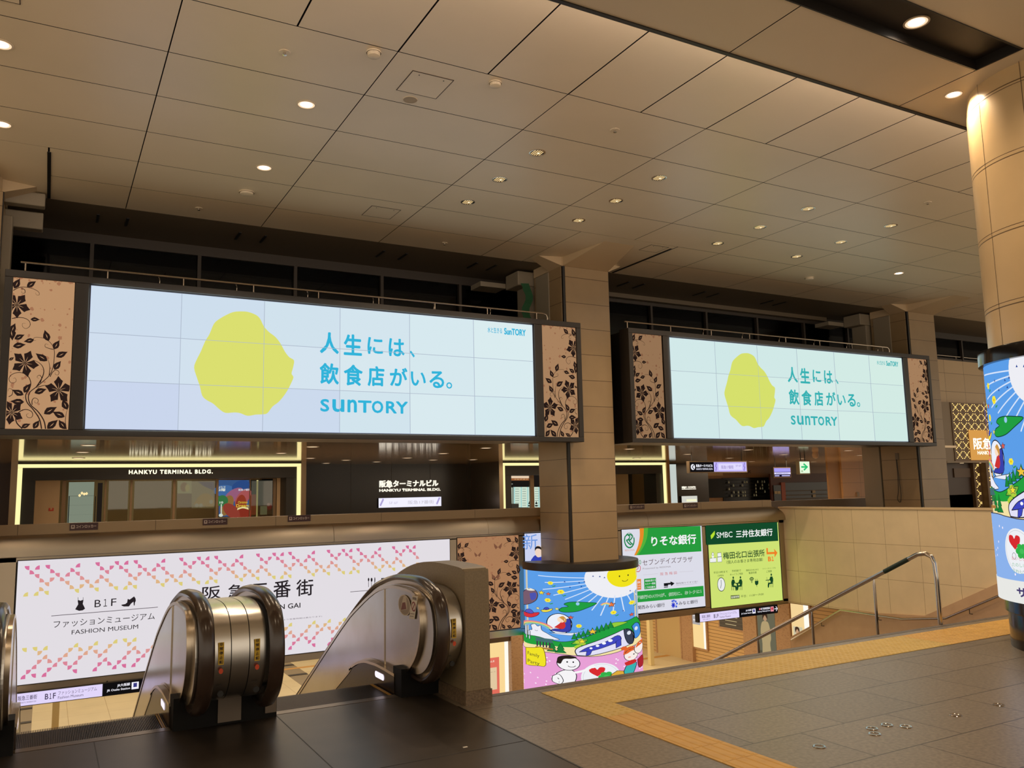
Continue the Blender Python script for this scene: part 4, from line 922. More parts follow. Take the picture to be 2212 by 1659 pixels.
# ---------------------------------------------------------------- hanging wayfinding signs of the lower concourse
def lowsign(label, x0, x1, zr, black_right, group=None):
    """white half with floor name, black half with station names"""
    zt_, zb_ = -1.14, -1.315; xm = x0 + 1.155
    root = thing('hanging_sign', label, 'sign', ((x0 + x1) / 2, 14.4, zb_))
    m = MB(); m.box(x0 - .05, x1, 14.4, 14.5, zb_ - .01, zt_ + .01, M_DARK); m.build('case', parent=root, bevel=.004)
    m = MB()
    for x in (x0 + .3, x1 - .3): m.box(x - .02, x + .02, 14.43, 14.47, zt_, -1.16 + .03, M_DARK)
    m = MB(); m.tube([((x0 + x1) / 2, 14.45, zt_ - .02), ((x0 + x1) / 2, 14.5, -1.1)], .015, M_DARK, 8); m.build('hanger', parent=root)
    cv = Yplane(x0, 14.398, zb_, k=1.); H = zt_ - zb_
    cv.rect(0, 0, 1.155, H, (226, 214, 250)); cv.rect(1.155, 0, x1 - x0, H, (16, 14, 16))
    G_ = (92, 82, 112)
    cv.text('阪急三番街', .06, .075, .3, .14, G_, .01); cv.text('HANKYU SANBAN GAI', .08, .035, .29, .055, G_); [cv.text(t, a_, .05, b_, .13, (70, 60, 90), .02) for t, a_, b_ in (('B', .4, .445), ('１', .458, .485), ('F', .503, .54))]; cv.text('ファッションミュージアム', .57, .09, 1.08, .145, G_); cv.text('Fashion Museum', .57, .035, .9, .075, G_)
    o = 1.155
    Wt = (240, 238, 248)
    if black_right:
        cv.text('JR大阪駅', o + .2, .1, o + .38, .15, Wt, .02); cv.text('JR Osaka Station', o + .06, .045, o + .38, .085, Wt, .02); cv.rect(o + .4, .045, o + .5, .15, Wt); cv.rect(o + .425, .075, o + .475, .135, (60, 60, 130)); cv.text('Subway Midosuji Line', o + .56, .045, o + .95, .085, Wt, .02); cv.text('地下鉄御堂筋線', o + .66, .1, o + .95, .15, Wt, .02)
        cv.rect(o + .97, .04, o + 1.07, .15, (232, 150, 160)); cv.rect(o + .995, .075, o + 1.045, .13, (190, 40, 60)); cv.oval(o + .63, .125, .02, .025, (232, 120, 130), 14)
        cv.line([(o + 1.09, .09), (o + 1.18, .09)], .018, Wt); cv.line([(o + 1.14, .14), (o + 1.19, .09), (o + 1.14, .04)], .018, Wt)
    cv.build('lettering', parent=root); return root
lowsign('hanging sign with white and black halves under the long white light box', -.29, 2.15, 0, True)
lowsign('hanging sign with white and black halves under the yellow-green bank sign', 12.6, 14.96, 0, True)
# ---------------------------------------------------------------- coin-locker plates on the parapet
names = ('leftmost maroon locker plate on the cream parapet, nearest the left picture edge', 'maroon locker plate on the cream parapet, second from the left picture edge', 'maroon locker plate on the parapet, last one left of the central column', 'maroon locker plate on the parapet just right of the central column', 'maroon locker plate at the parapet end, left of the stone side wall')
for (a, b), lab in zip((((150, 1146.5), (212, 1128.5)), ((438, 1135), (491, 1119)), ((622, 1127.5), (671, 1112)), ((1360, 1101), (1392, 1089.5)), ((1477, 1098), (1507, 1086.5))), names):
    p, q = onY(*a, 14.565), onY(*b, 14.565)
    root = thing('locker_sign', lab, 'sign', ((p.x + q.x) / 2, 14.57, p.z), 'coin locker plates')
    m = MB(); m.box(p.x, q.x, 14.565, 14.582, p.z, q.z, mat('maroon_plate', (66, 24, 26), .4)); m.build('plate', parent=root)
    cv = Canvas((p.x, 14.565, p.z), (1, 0, 0), (0, 0, 1), glow=False); cv.d = .001; w, h = q.x - p.x, q.z - p.z
    cv.text('コインロッカー', w * .22, h * .28, w * .94, h * .74, (206, 186, 176), .03); cv.rect(w * .05, h * .25, w * .18, h * .77, (206, 186, 176)); cv.rect(w * .09, h * .42, w * .14, h * .68, (66, 24, 26))
    cv.build('lettering', parent=root)
# ---------------------------------------------------------------- glass entrances and dark walls across the concourse behind
YE, YB = 23.5, 25.5
M_JAMB = mat('portal_steel', (150, 130, 104), .28, 1.)
M_FRAME = mat('door_frame_bronze', (128, 106, 80), .4, .5)
STRIP = em((252, 238, 168), 1.15)
DGL = glass('door_glass', (205, 205, 190), .03, .86)
def pbox(m, a, b, Y, d, mt_):
    """box on the plane Y=const whose face runs from pixel a (bottom left) to b (top right)"""
    p, q = onY(*a, Y), onY(*b, Y); m.box(p.x, q.x, Y, Y + d, min(p.z, q.z), max(p.z, q.z), mt_); return p, q
def portal(x0, x1, label):
    r = thing('glass_entrance', label, 'entrance', ((x0 + x1) / 2, YE + .3, 0))
    for a, b in ((x0 - .24, x0 - .1), (x1 + .1, x1 + .24)):
        m = MB(); m.box(a, b, YE - .05, YB, 0, 2.6, M_JAMB); m.build('jamb', parent=r)
    for a, b in ((x0 - .1, x0), (x1, x1 + .1)):
        m = MB(); m.box(a, b, YE, YE + .05, 0, 2.42, STRIP); m.build('light_strip', parent=r)
    m = MB(); m.box(x0 - .1, x1 + .1, YE, YE + .05, 2.425, 2.51, STRIP); m.build('light_strip', parent=r)
    m = MB(); m.box(x0 - .1, x1 + .1, YE + .05, YE + .5, 2.12, ZL, M_BLACK); m.build('header', parent=r)
    for a, b in ((x0, x0 + .28), (x1 - .28, x1)):
        m = MB(); m.box(a, b, YE + .1, YE + .8, 0, 2.15, M_BLACK); m.build('reveal', parent=r)
    m = MB(); m.box(x0 - .1, x1 + .1, YE + 4.4, YE + 4.5, 0, 2.6, mat('lobby_wall', (150, 136, 106), .5)); m.box(x0 - .2, x0 - .1, YB, YE + 4.5, 0, 2.6, M_CONC); m.box(x1 + .1, x1 + .2, YB, YE + 4.5, 0, 2.6, M_CONC); m.build('lobby', parent=r)
    return r
E1 = portal(-.53, 6.14, 'glass entrance with a yellow light frame and lettered header, left of the black wall')
cv = Yplane(0, YE + .045, 0, k=1.3); cv.tpx('HANKYU TERMINAL BLDG.', (278, 1024.5), (460, 1014), (255, 248, 214), .06, 1.25); cv.build('lettering', parent=E1)
m = MB(); pbox(m, (136, 1035), (594, 1026), YE + .72, .05, mat('christmas_fascia', (62, 38, 26), .5)); m.build('fascia', parent=E1)
cv = Canvas((0, YE + .71, 0), (1, 0, 0), (0, 0, 1), glow=False); cv.tpx('Christmas Dream', (310, 1034), (452, 1026.5), (150, 116, 72)); cv.build('fascia_lettering', parent=E1)
cv = Canvas((0, YE + .71, 0), (1, 0, 0), (0, 0, 1), glow=False); cv.tpx('Lucy', (163, 1031.5), (175, 1028), (130, 106, 72)); cv.build('small_lettering', parent=E1)
m = MB(); pbox(m, (62, 1140), (131, 1027), YE + .75, .05, M_CONC); m.build('side_panel', parent=E1)
cv = Canvas((0, YE + .74, 0), (1, 0, 0), (0, 0, 1), glow=False); p, q = cv.px(105, 1104), cv.px(116, 1097)
cv.rect(p[0], p[1], q[0], q[1], (190, 50, 36)); cv.rect(p[0] + .03, p[1] + .03, q[0] - .03, q[1], (196, 150, 110)); cv.build('hydrant_mark', parent=E1)
YD = YE + .8
for a, b in ((130, 144), (222, 231), (278, 287), (371, 380), (465, 472.5), (538, 541.5), (589, 597)):
    m = MB(); pbox(m, (a, 1150), (b, 1034), YD, .08, M_FRAME); m.build('door_frame', parent=E1)
m = MB(); pbox(m, (130, 1038.5), (600, 1034), YD - .01, .1, M_FRAME); m.build('door_frame', parent=E1)
for a, b in ((231, 278), (287, 371), (380, 465), (541.5, 589)):
    m = MB(); pbox(m, (a, 1150), (b, 1038.5), YD + .03, .012, DGL); m.build('door_glass', parent=E1)
m = MB(); pbox(m, (597, 1150), (608, 1030), YD - .02, .05, M_CONC); m.build('side_panel', parent=E1)
m = MB(); pbox(m, (608, 1150), (621, 1041), YD - .02, .05, M_BLACK); m.build('directory', parent=E1)
cv = Yplane(0, YD - .025, 0, k=.9); cv.tpx('ご案内', (609, 1069), (620, 1062), (226, 232, 214), .05); cv.tpx('GUIDE', (609, 1073.5), (620, 1070.5), (200, 206, 190), .05); a, b = cv.px(608, 1115), cv.px(620, 1093); cv.rect(a[0], a[1], b[0], b[1], (236, 240, 214)); cv.build('directory_print', parent=E1)
m = MB(); pbox(m, (621.5, 1150), (626.5, 1024), YE + .3, .05, STRIP); m.build('light_strip', parent=E1)
# frosted showcase with black shelves
sh = Yplane(0, YD + .02, 0, k=.85); a, b = sh.px(144, 1150), sh.px(204, 1041); sh.rect(a[0], a[1], b[0], b[1], (132, 142, 124))
for y in (1072, 1092, 1112.5): p, q = sh.px(148, y), sh.px(204, y - 1.5); sh.rect(p[0], p[1], q[0], q[1], (24, 24, 22))
for x in (147, 204): p, q = sh.px(x, 1150), sh.px(x + 1.6, 1072); sh.rect(p[0], p[1], q[0], q[1], (24, 24, 22))
p, q = sh.px(207, 1150), sh.px(222, 1043); sh.rect(p[0], p[1], q[0], q[1], (34, 28, 24)); sh.build('showcase', parent=E1)
for k, (x, y) in enumerate(((172, 1071), (177, 1066), (182, 1068), (187, 1067))):
    m = MB(); p = onY(x, y, YD - .05); m.lathe([(.0, p.z - .03), (.025, p.z - .01), (.03, p.z + .02), (0, p.z + .05)], p.x, p.y, em((250, 222, 160), 1.1), 10); m.build('pendant_bulb', parent=E1)
# posters behind the doors
ps = Yplane(0, YD + .3, 0, k=.8)
R4 = lambda x0, y1, x1, y0, c: ps.poly([ps.px(x0, y1), ps.px(x1, y1), ps.px(x1, y0), ps.px(x0, y0)], c)
R4(383, 1066, 414, 1039, (156, 156, 120)); ps.oval(*ps.px(398, 1052), .1, .13, (132, 100, 60)); ps.oval(*ps.px(405, 1054), .06, .1, (180, 170, 110))
R4(414, 1098, 462, 1040, (132, 124, 92)); ps.poly([ps.px(428, 1041), ps.px(462, 1041), ps.px(462, 1060), ps.px(440, 1050)], (42, 52, 104)); ps.poly(spline([ps.px(418, 1090), ps.px(432, 1070), ps.px(448, 1066), ps.px(462, 1076), ps.px(462, 1096)], 4), (160, 128, 40))
for x in (425, 434, 456): ps.oval(*ps.px(x, 1092 if x < 440 else 1084), .05, .06, (160, 160, 150))
R4(472.5, 1116, 538, 1037, (60, 92, 142))
for k, (x, y, w_, c) in enumerate(((485, 1060, .3, (70, 112, 170)), (520, 1050, .25, (48, 80, 140)), (505, 1070, .3, (160, 100, 130)), (525, 1075, .3, (176, 90, 90)), (490, 1092, .3, (150, 110, 60)), (520, 1096, .36, (150, 60, 40)), (480, 1082, .16, (60, 120, 70)), (530, 1108, .2, (140, 50, 34)), (500, 1104, .28, (150, 64, 50)))): ps.oval(*ps.px(x, y), w_, .16, c, 16, .3 * k)
R4(541.5, 1112, 553, 1068, (150, 60, 40))
ps.tpx('ようこそ', (472.5, 1055), (487, 1050), (226, 232, 220), .04); ps.tpx('3階', (472, 1061.5), (487, 1055), (226, 232, 220), .05); ps.tpx('阪急17番街', (515, 1060.5), (541, 1055.5), (220, 226, 236), .03)
ps.tpx('10', (474, 1088), (482, 1083), (226, 236, 220), .06); ps.line([ps.px(478, 1089), ps.px(478, 1111)], .03, (210, 224, 206)); ps.oval(*ps.px(477, 1113), .055, .045, (226, 236, 220))
ps.tpx('Christmas', (514, 1088), (535, 1082), (226, 190, 60), .02); ps.tpx('Dream', (510, 1096), (537, 1088.5), (240, 206, 70), .03); ps.poly(spline([ps.px(512, 1102), ps.px(524, 1098), ps.px(537, 1101)], 4) + spline([ps.px(536, 1096.5), ps.px(524, 1095), ps.px(513, 1097.5)], 4), (240, 232, 160))
ps.build('posters', parent=E1)
dk = Yplane(0, YD + .36, 0, k=.5); a, b = dk.px(541, 1112), dk.px(590, 1037); dk.rect(a[0], a[1], b[0], b[1], (40, 42, 36)); a, b = dk.px(562, 1112), dk.px(577, 1093); dk.rect(a[0], a[1], b[0], b[1], (160, 170, 140)); dk.oval(*dk.px(582, 1094), .07, .1, (160, 30, 50)); dk.oval(*dk.px(580, 1090), .04, .05, (200, 160, 160)); dk.build('window_display', parent=E1)
m = MB(); pbox(m, (553, 1150), (558, 1037), YD + .1, .04, em((240, 228, 160), .7)); m.build('lit_post', parent=E1)
lamp('lobby_fill', 'AREA', (2.8, YE + 2.4, 2.5), 26, lin((240, 226, 180)), 3)  # unseen area light added inside the entrance lobby
E2 = portal(12.78, 19.22, 'glass entrance with a yellow light frame, half hidden behind the central column')
m = MB(); pbox(m, (1088, 1024), (1440, 1015), YE + .75, .05, M_FRAME); m.build('fascia', parent=E2)
for a, b in ((1088, 1093), (1147, 1153), (1400, 1406)):
    m = MB(); pbox(m, (a, 1110), (b, 1024), YD, .08, M_FRAME); m.build('door_frame', parent=E2)
bd = Yplane(0, YD + .3, 0, k=1.); B4 = lambda x0, y1, x1, y0, c: bd.poly([bd.px(x0, y1), bd.px(x1, y1), bd.px(x1, y0), bd.px(x0, y0)], c)
B4(1093, 1110, 1175, 1024, (26, 22, 20)); B4(1093, 1033, 1147, 1028, (232, 206, 176)); B4(1093, 1038, 1147, 1033, (150, 92, 52)); B4(1093, 1096, 1107, 1053, (206, 222, 200)); B4(1109, 1096, 1147, 1052, (206, 224, 206)); B4(1153, 1096, 1175, 1052, (206, 224, 206))
for x in (1110, 1125, 1139, 1163): B4(x, 1096, x + 2, 1052, (150, 206, 206))
for x in (1096, 1113, 1128, 1155):
    for y in range(1056, 1092, 5): B4(x, y + 1, x + 8, y, (120, 140, 130))
for x in (1143, 1158): bd.poly([bd.px(x - 2.5, 1089), bd.px(x + 2.5, 1089), bd.px(x, 1082)], (20, 24, 24)); B4(x - 3, 1094, x + 3, 1091, (20, 24, 24))
B4(1098, 1100, 1120, 1088, (56, 50, 42)); bd.tpx('Restaurant', (1094, 1046.5), (1107, 1044), (200, 206, 190), .02); bd.tpx('フロアガイド', (1110, 1036.5), (1146, 1034), (230, 200, 150), .03)
bd.tpx('Christmas', (1110, 1022), (1160, 1017), (120, 98, 70)); bd.build('floor_directory', parent=E2)
m = MB(); pbox(m, (1409.5, 1100), (1422, 1017), YE + .6, .05, em((250, 236, 168), 1.05)); m.build('light_strip', parent=E2)
lamp('lobby_fill', 'AREA', (16.5, YE + 2.4, 2.5), 10, lin((240, 226, 180)), 3)  # second added area light, no fitting, behind the half-hidden entrance
# black walls with lit lettering
m = MB(); M_BW = mat('black_wall_panel', (15, 13, 12), .25); m.box(5.6, 14, YB, YB + .2, 0, 2.6, M_BW); m.box(19.3, 23.1, YB, YB + .2, 0, 2.6, M_BW); m.box(-9, -.6, YB - 1, YB - .8, 0, 2.6, mat('dark_brown_wall', (56, 36, 26), .4)); struct(m, 'wall_black')
m = MB()
for x in (8.35, 9.7, 11.05, 12.4): m.box(x - .006, x + .006, YB - .002, YB, 0, 2.6, mat('panel_seam', (32, 28, 26), .5))
struct(m, 'trim_8')
def wall_sign(name, label, parts):
    root = thing(name, label, 'sign', (onY(*parts[0][1], YB).x, YB - .02, 1.2))
    cv = Yplane(0, YB - .05, 0, k=1.15)
    for t, bl, tr in parts: cv.tpx(t, bl, tr, (255, 246, 226), .035)
    o = cv.build('lettering', parent=root); md = o.modifiers.new('depth', 'SOLIDIFY'); md.thickness = .03; md.offset = -1
    return root
wall_sign('letter_sign', 'large glowing letters on the black wall above the small white sign', [('阪急ターミナルビル', (820, 1053), (947, 1036)), ('HANKYU TERMINAL BLDG.', (820, 1062.5), (952, 1054))])
wall_sign('letter_sign', 'small glowing letters on the narrow black wall right of the central column', [('阪急ターミナルビル', (1474, 1054.5), (1503, 1050)), ('HANKYU TERMINAL BLDG.', (1474, 1057.5), (1504, 1055))])
def wall_box(label, bl, tr, txt, base=(238, 236, 255)):
    p, q = onY(*bl, YB - .08), onY(*tr, YB - .08)
    root = thing('lit_sign', label, 'sign', ((p.x + q.x) / 2, YB - .04, p.z))
    m = MB(); m.box(p.x, q.x, YB - .075, YB, p.z, q.z, M_DARK); m.build('case', parent=root)
    cv = Yplane(p.x, YB - .08, p.z, k=1.05); w, h = q.x - p.x, q.z - p.z; cv.rect(0, 0, w, h, base)
    if txt:
        cv.text('5F·6F', .16 * w, .35 * h, .3 * w, .6 * h, (196, 190, 206)); cv.text('阪急17番街', .46 * w, .28 * h, .88 * w, .68 * h, (196, 192, 200), .01)
        for u in (.03, .93):
            for k in range(5): cv.oval(u * w + .02 * k, h * (.3 + .13 * k), .03, .04, (170, 160, 210), 8); cv.d -= cv.step
    else: cv.rect(.3 * w, .15 * h, .95 * w, .5 * h, (240, 240, 200))
    cv.build('face', parent=root)
wall_box('white lit sign strip under the large glowing letters on the black wall', (818, 1097), (953, 1073), True)
wall_box('small white lit box under the small glowing letters, right of the central column', (1473, 1086), (1506, 1071), False, (206, 206, 196))
m = MB(); pbox(m, (1452, 1090), (1460, 1003), YE + .6, .06, em((206, 216, 210), .9)); tag(m.build('light_column', origin=(onY(1456, 1050, YE + .6).x, YE + .6, 0)), 'pale vertical light column beside the narrow black wall', 'light')
# ---------------------------------------------------------------- shuttered shops at the far right of the concourse
YP = 30
shop = thing('shop_front', 'closed dark shop front with bottles on shelves and brown fascia under the right screen', 'shop', (28.8, YP, 0))
m = MB(); pbox(m, (1516, 1095), (1676, 960), YP, .1, mat('brown_fascia', (112, 84, 54), .5)); m.build('fascia', parent=shop)
cv = Canvas((0, YP - .01, 0), (1, 0, 0), (0, 0, 1), glow=False); cv.tpx('PHOENIX', (1578, 1022.5), (1622, 1016), (50, 34, 24), .04, 1.1); a, b = cv.px(1515.5, 1028), cv.px(1561, 1016); cv.rect(a[0], a[1], b[0], b[1], (150, 128, 100)); cv.tpx('HATM 外貨', (1518, 1023), (1553, 1017), (50, 38, 30), .03); cv.build('lettering', parent=shop)
m = MB(); pbox(m, (1564, 1095), (1673, 1031), YP - .06, .05, mat('dark_shop', (12, 14, 12), .3)); pbox(m, (1518, 1076), (1561, 1034), YP - .06, .05, mat('dark_shop', (12, 14, 12), .3)); m.build('window', parent=shop)
rnd = random.Random(8)
SHZ = [1.12, 1.28, 1.44, 1.6, 1.76, 1.92]
sxa, sxb = onY(1566, 1060, YP).x, onY(1671, 1060, YP).x
for z_ in SHZ:
    m = MB(); m.box(sxa, sxb, YP - .2, YP - .06, z_ - .015, z_, mat('shelf_edge', (40, 40, 34), .5)); m.build('shelf', parent=shop)
for z_ in SHZ[:5]:
    for k in rnd.sample(range(1, 22), 6):
        x = sxa + (sxb - sxa) * k / 22.
        m = MB(); m.lathe([(0, z_ + .001), (.03, z_ + .001), (.03, z_ + .07), (.012, z_ + .09), (.012, z_ + .12), (0, z_ + .12)], x, YP - .13, mat('bottle_glass', (170, 180, 160), .12), 8)
        tag(m.build('bottle', origin=(x, YP - .13, z_)), 'tiny bottle standing on a dark shelf of the closed shop under the right screen', 'bottle', 'bottles in the closed shop')
red = thing('shop_front', 'closed shop front with a dark red fascia and shelves, right of the bottle shop', 'shop', (33, 29.2, 0))
YR = 29.2
m = MB(); pbox(m, (1672, 1160), (1797, 1022), YR, .1, mat('red_fascia', (70, 34, 22), .5)); m.build('fascia', parent=red)
m = MB(); pbox(m, (1697, 1100), (1794, 1041), YR - .05, .05, mat('dark_shop', (12, 14, 12), .3)); pbox(m, (1674, 1100), (1690, 1048), YR - .05, .05, mat('dark_shop', (12, 14, 12), .3)); m.build('window', parent=red)
m = MB(); pbox(m, (1691, 1100), (1696, 1042), YR - .07, .03, mat('orange_post', (140, 66, 34), .5)); m.build('post', parent=red)
cv = Canvas((0, YR - .09, 0), (1, 0, 0), (0, 0, 1), glow=False)
for y in (1060, 1069, 1077): a, b = cv.px(1698, y), cv.px(1793, y - .8); cv.rect(a[0], a[1], b[0], b[1], (84, 70, 50))
for x, y in ((1758, 1065), (1759, 1074), (1676, 1067), (1683, 1067)): a, b = cv.px(x - 3, y), cv.px(x + 3, y - 6); cv.rect(a[0], a[1], b[0], b[1], (160, 146, 116))
cv.build('shelf_goods', parent=red)
m = MB(); pbox(m, (1795, 1110), (1826, 960), 25.5, .1, mat('brown_wall', (128, 98, 66), .5)); pbox(m, (1825, 1110), (1885, 960), 25.4, .2, brick_mat('brown_stone', (150, 116, 78), (146, 112, 75), (90, 68, 44), 8, .62, .006, (0, .2, 0), .4, 0., axes='xz')); struct(m, 'wall_side')
p = onY(1853, 1068, 25.38); m = MB(); m.box(p.x - .06, p.x + .06, 25.34, 25.4, p.z - .1, p.z + .1, mat('outlet_grey', (120, 108, 92), .5)); tag(m.build('intercom', origin=(p.x, 25.4, p.z)), 'small grey intercom on the brown stone wall left of the far column', 'intercom')
m = MB(); m.box(-9, 40, 31, 31.2, 0, 2.6, mat('brown_fascia', (112, 84, 54), .5)); struct(m, 'wall_end')
# ---------------------------------------------------------------- hanging signs of the concourse behind
def hsign(label, Y, bl, tr, draw, k=1.):
    p, q = onY(*bl, Y), onY(*tr, Y); root = thing('hanging_sign', label, 'sign', ((p.x + q.x) / 2, Y + .05, p.z))
    m = MB(); m.box(p.x - .03, q.x + .03, Y + .005, Y + .12, p.z - .03, q.z + .03, M_JAMB); m.build('case', parent=root)
    for x in (p.x + .12, q.x - .12):
        m = MB(); m.box(x - .012, x + .012, Y + .05, Y + .07, q.z + .03, ZL, M_DARK); m.build('hanger', parent=root)
    cv = Yplane(p.x, Y, p.z, k=k); draw(cv, q.x - p.x, q.z - p.z); cv.build('face', parent=root); return root
def d1(c, w, h):
    m_ = .41 * w; c.rect(0, 0, m_, h, (18, 16, 18)); c.rect(m_, 0, w, h, (196, 184, 252)); c.rect(m_ + .08 * w, .16 * h, w - .08 * w, .84 * h, (224, 218, 255))
    c.oval(.045 * w, h * .5, .035 * w, .3 * h, (240, 240, 250)); c.line([(.06 * w, .72 * h), (.035 * w, .5 * h), (.06 * w, .28 * h)], .03, (20, 20, 20)); c.text('阪急ターミナルビル', .1 * w, .48 * h, .39 * w, .78 * h, (236, 236, 246), .04); c.text('HANKYU TERMINAL BLDG.', .1 * w, .2 * h, .39 * w, .38 * h, (220, 220, 236), .03)
    c.text('阪急17番街', .54 * w, .28 * h, .76 * w, .66 * h, (176, 164, 216), .03); c.text('5F·6F', .8 * w, .5 * h, .9 * w, .7 * h, (176, 164, 216), .02)
    for u in (.44, .95):
        for q_ in range(6): c.oval((u + .006 * (q_ % 3)) * w, h * (.15 + .14 * q_), .02, .03, (140, 126, 200), 8); c.d -= c.step
hsign('hanging sign, black left end and lilac right end, under the right screen', 18, (1491.5, 1019.5), (1612, 998), d1)
def d2(c, w, h):
    c.rect(0, 0, w, h, (24, 20, 60)); c.rect(0, .55 * h, w, h, (170, 160, 246)); c.rect(0, .28 * h, w, .5 * h, (222, 216, 255)); c.rect(.02 * w, .05 * h, .3 * w, .18 * h, (190, 186, 240)); c.rect(.45 * w, .05 * h, .95 * w, .18 * h, (190, 186, 240)); c.text('御堂筋線 SUBWAY', .1 * w, .34 * h, .85 * w, .44 * h, (90, 80, 160), .02)
hsign('small blue and lilac hanging board left of the green arrow sign', 22, (1673, 1030), (1707, 1011), d2)
def d3(c, w, h):
    c.rect(0, 0, w, h, (226, 246, 216)); G = (34, 190, 110); c.line([(.15 * w, .54 * h), (.75 * w, .54 * h)], .05, G); c.line([(.4 * w, .8 * h), (.78 * w, .54 * h), (.4 * w, .28 * h)], .06, G)
    c.rect(.12 * w, .1 * h, .3 * w, .26 * h, (170, 200, 160))
hsign('white hanging exit sign with a green right arrow', 18, (1728.5, 1022.5), (1748, 997), d3, 1.05)
p = onZ(1548, 991, ZL); m = MB(); m.lathe([(0, ZL - .18), (.07, ZL - .16), (.1, ZL - .08), (.08, ZL)], p.x, 17.4, mat('speaker_cream', (190, 160, 130), .5), 20); tag(m.build('ceiling_speaker', smooth=40, origin=(p.x, 17.4, 2.6)), 'small round cream speaker under the low ceiling before the lilac hanging sign', 'speaker')
# flush lamps of the low ceiling
for x, y in ((.61, 16.35), (.6, 18.7), (.6, 21.2), (4.55, 16.3), (4.55, 18.8), (5.9, 21.3), (7.23, 22.5), (7.29, 24.6), (8.55, 23.7), (8.4, 16.3), (8.46, 18.7), (8.48, 21.1), (11.0, 22.2), (9.8, 22.4), (12.3, 16.3), (12.3, 18.7), (16.2, 16.3), (16.2, 18.7), (16.2, 21.1), (20.1, 16.3), (20.1, 18.7), (20.1, 21.1), (24, 19), (24, 21.5), (24, 24), (28, 22), (28, 24.5), (26, 27)):
    m = MB(); m.lathe([(0, ZL - .003), (.11, ZL - .003)], x, y, em((255, 226, 190), 1.6), 20); m.lathe([(.11, ZL - .006), (.135, ZL - .006), (.135, ZL)], x, y, M_JAMB, 20)
    tag(m.build('ceiling_light', origin=(x, y, ZL)), 'small round flush lamp in the low glossy ceiling of the concourse behind', 'ceiling light', 'flush lamps of the low ceiling')
    if y < 19 and x < 21: lamp('flush_beam', 'SPOT', (x, y, ZL - .02), 70, WARM, .05, (0, 0, 0), 150, .8)
lamp('concourse_fill', 'AREA', (4, 19.5, ZL - .05), 170, WARM, 5); lamp('concourse_fill', 'AREA', (14, 19.5, ZL - .05), 170, WARM, 5); lamp('concourse_fill', 'AREA', (26, 23, ZL - .05), 420, WARM, 5)  # unseen area lights added to brighten the low concourse
# ---------------------------------------------------------------- department store corner with light lattice, right of the far column
YG = 15
g = thing('store_facade', 'store corner with warm light lattice and gold sign board, left of the right poster drum', 'store', (24, YG, 0))
X = lambda px, py=930: onY(px, py, YG).x
Zs = lambda px, py: onY(px, py, YG).z
x0, x1 = X(2058), X(2200); zt, zb = Zs(2060, 869), Zs(2080, 996)
m = MB(); m.box(x0, x1, YG, YG + .38, zb, zt, mat('lattice_board', (122, 96, 68), .5)); m.box(X(2040), x0, YG + .02, YG + .38, zb, zt, mat('store_return', (150, 130, 104), .5)); m.build('canopy_box', parent=g)
GL = em((255, 214, 128), 1.6)
def lattice(name, xa, xb, za, zb_, Y, pitch):
    m = MB(); nx, nz = int((xb - xa) / pitch), int((zb_ - za) / (pitch * .8))
    for i in range(nx):
        for j in range(nz):
            s1, s2 = (i + j) % 7, (i - j) % 7
            if (s1 == 0 or s2 == 0) and not (s1 == 0 and s2 == 0):
                x, z_ = xa + (i + .5) * pitch, za + (j + .5) * pitch * .8; m.lathe([(0, 0)], 0, 0, GL, 3) if False else m.box(x - .013, x + .013, Y - .012, Y, z_ - .011, z_ + .011, GL)
    return m.build(name, parent=g)
lattice('light_lattice', x0 + .02, x1, zb + .02, zt - .02, YG, .05)
m = MB(); m.box(X(2091), x1, YG - .05, YG - .013, Zs(2091, 994), Zs(2091, 929), em((232, 168, 84), .85)); m.build('gold_board', parent=g)
cv = Yplane(0, YG - .055, 0, k=1.3); a = cv.px(2104, 971); b = cv.px(2137, 946); cv.text('阪急', a[0], a[1], b[0] + .1, b[1], (255, 250, 230), .03); a = cv.px(2112, 982); b = cv.px(2141, 974); cv.text('HANKYU', a[0], a[1], b[0] + .05, b[1], (255, 250, 230), .05); cv.build('lettering', parent=g)
m = MB(); m.box(X(2040), x1, YG, YG + .42, zb - .05, zb, mat('store_return', (150, 130, 104), .5)); m.build('soffit', parent=g)
for px_ in (2050, 2092, 2132):
    p = X(px_, 1003); m = MB(); m.lathe([(0, zb - .055), (.05, zb - .055), (.055, zb - .05)], p, YG + .2, em((255, 220, 170), 1.8), 14); m.build('soffit_lamp', parent=g)
m = MB(); m.box(X(2046), X(2112), YG + .3, YG + .36, 0, zb - .05, mat('dark_shutter', (72, 52, 38), .45)); m.box(X(2072), X(2107), YG + .27, YG + .3, Zs(2080, 1031), Zs(2080, 1011), mat('shutter_board', (104, 80, 58), .5)); m.build('shutter', parent=g)
m = MB(); m.box(X(2109), X(2124), YG + .2, YG + .36, 0, zb - .05, mat('lattice_board', (122, 96, 68), .5)); m.box(X(2124), x1, YG + .02, YG + .36, 0, zb - .05, mat('lattice_board', (122, 96, 68), .5)); m.build('pier', parent=g)
lattice('light_lattice', X(2110), X(2122), .8, zb - .06, YG + .2, .05); lattice('light_lattice', X(2126), x1, .8, zb - .06, YG + .02, .05)
# panel behind the far column
m = MB(); m.box(18.97, 19.3, 14.42, 14.95, 0, 2.6, M_DUCT); struct(m, 'wall_side', bevel=.01)
gr = guard_rail(23.0, 27.0, 'thin steel rail over the pale wall right of the far column', False); gr.location.y += 2.39; gr.location.z += .52
# ---------------------------------------------------------------- lower concourse seen under the light boxes
M_TRAV = mat('travertine', (196, 156, 118), .5, noise=(14, (168, 128, 94), .52, .7, (1, 1, 3)))
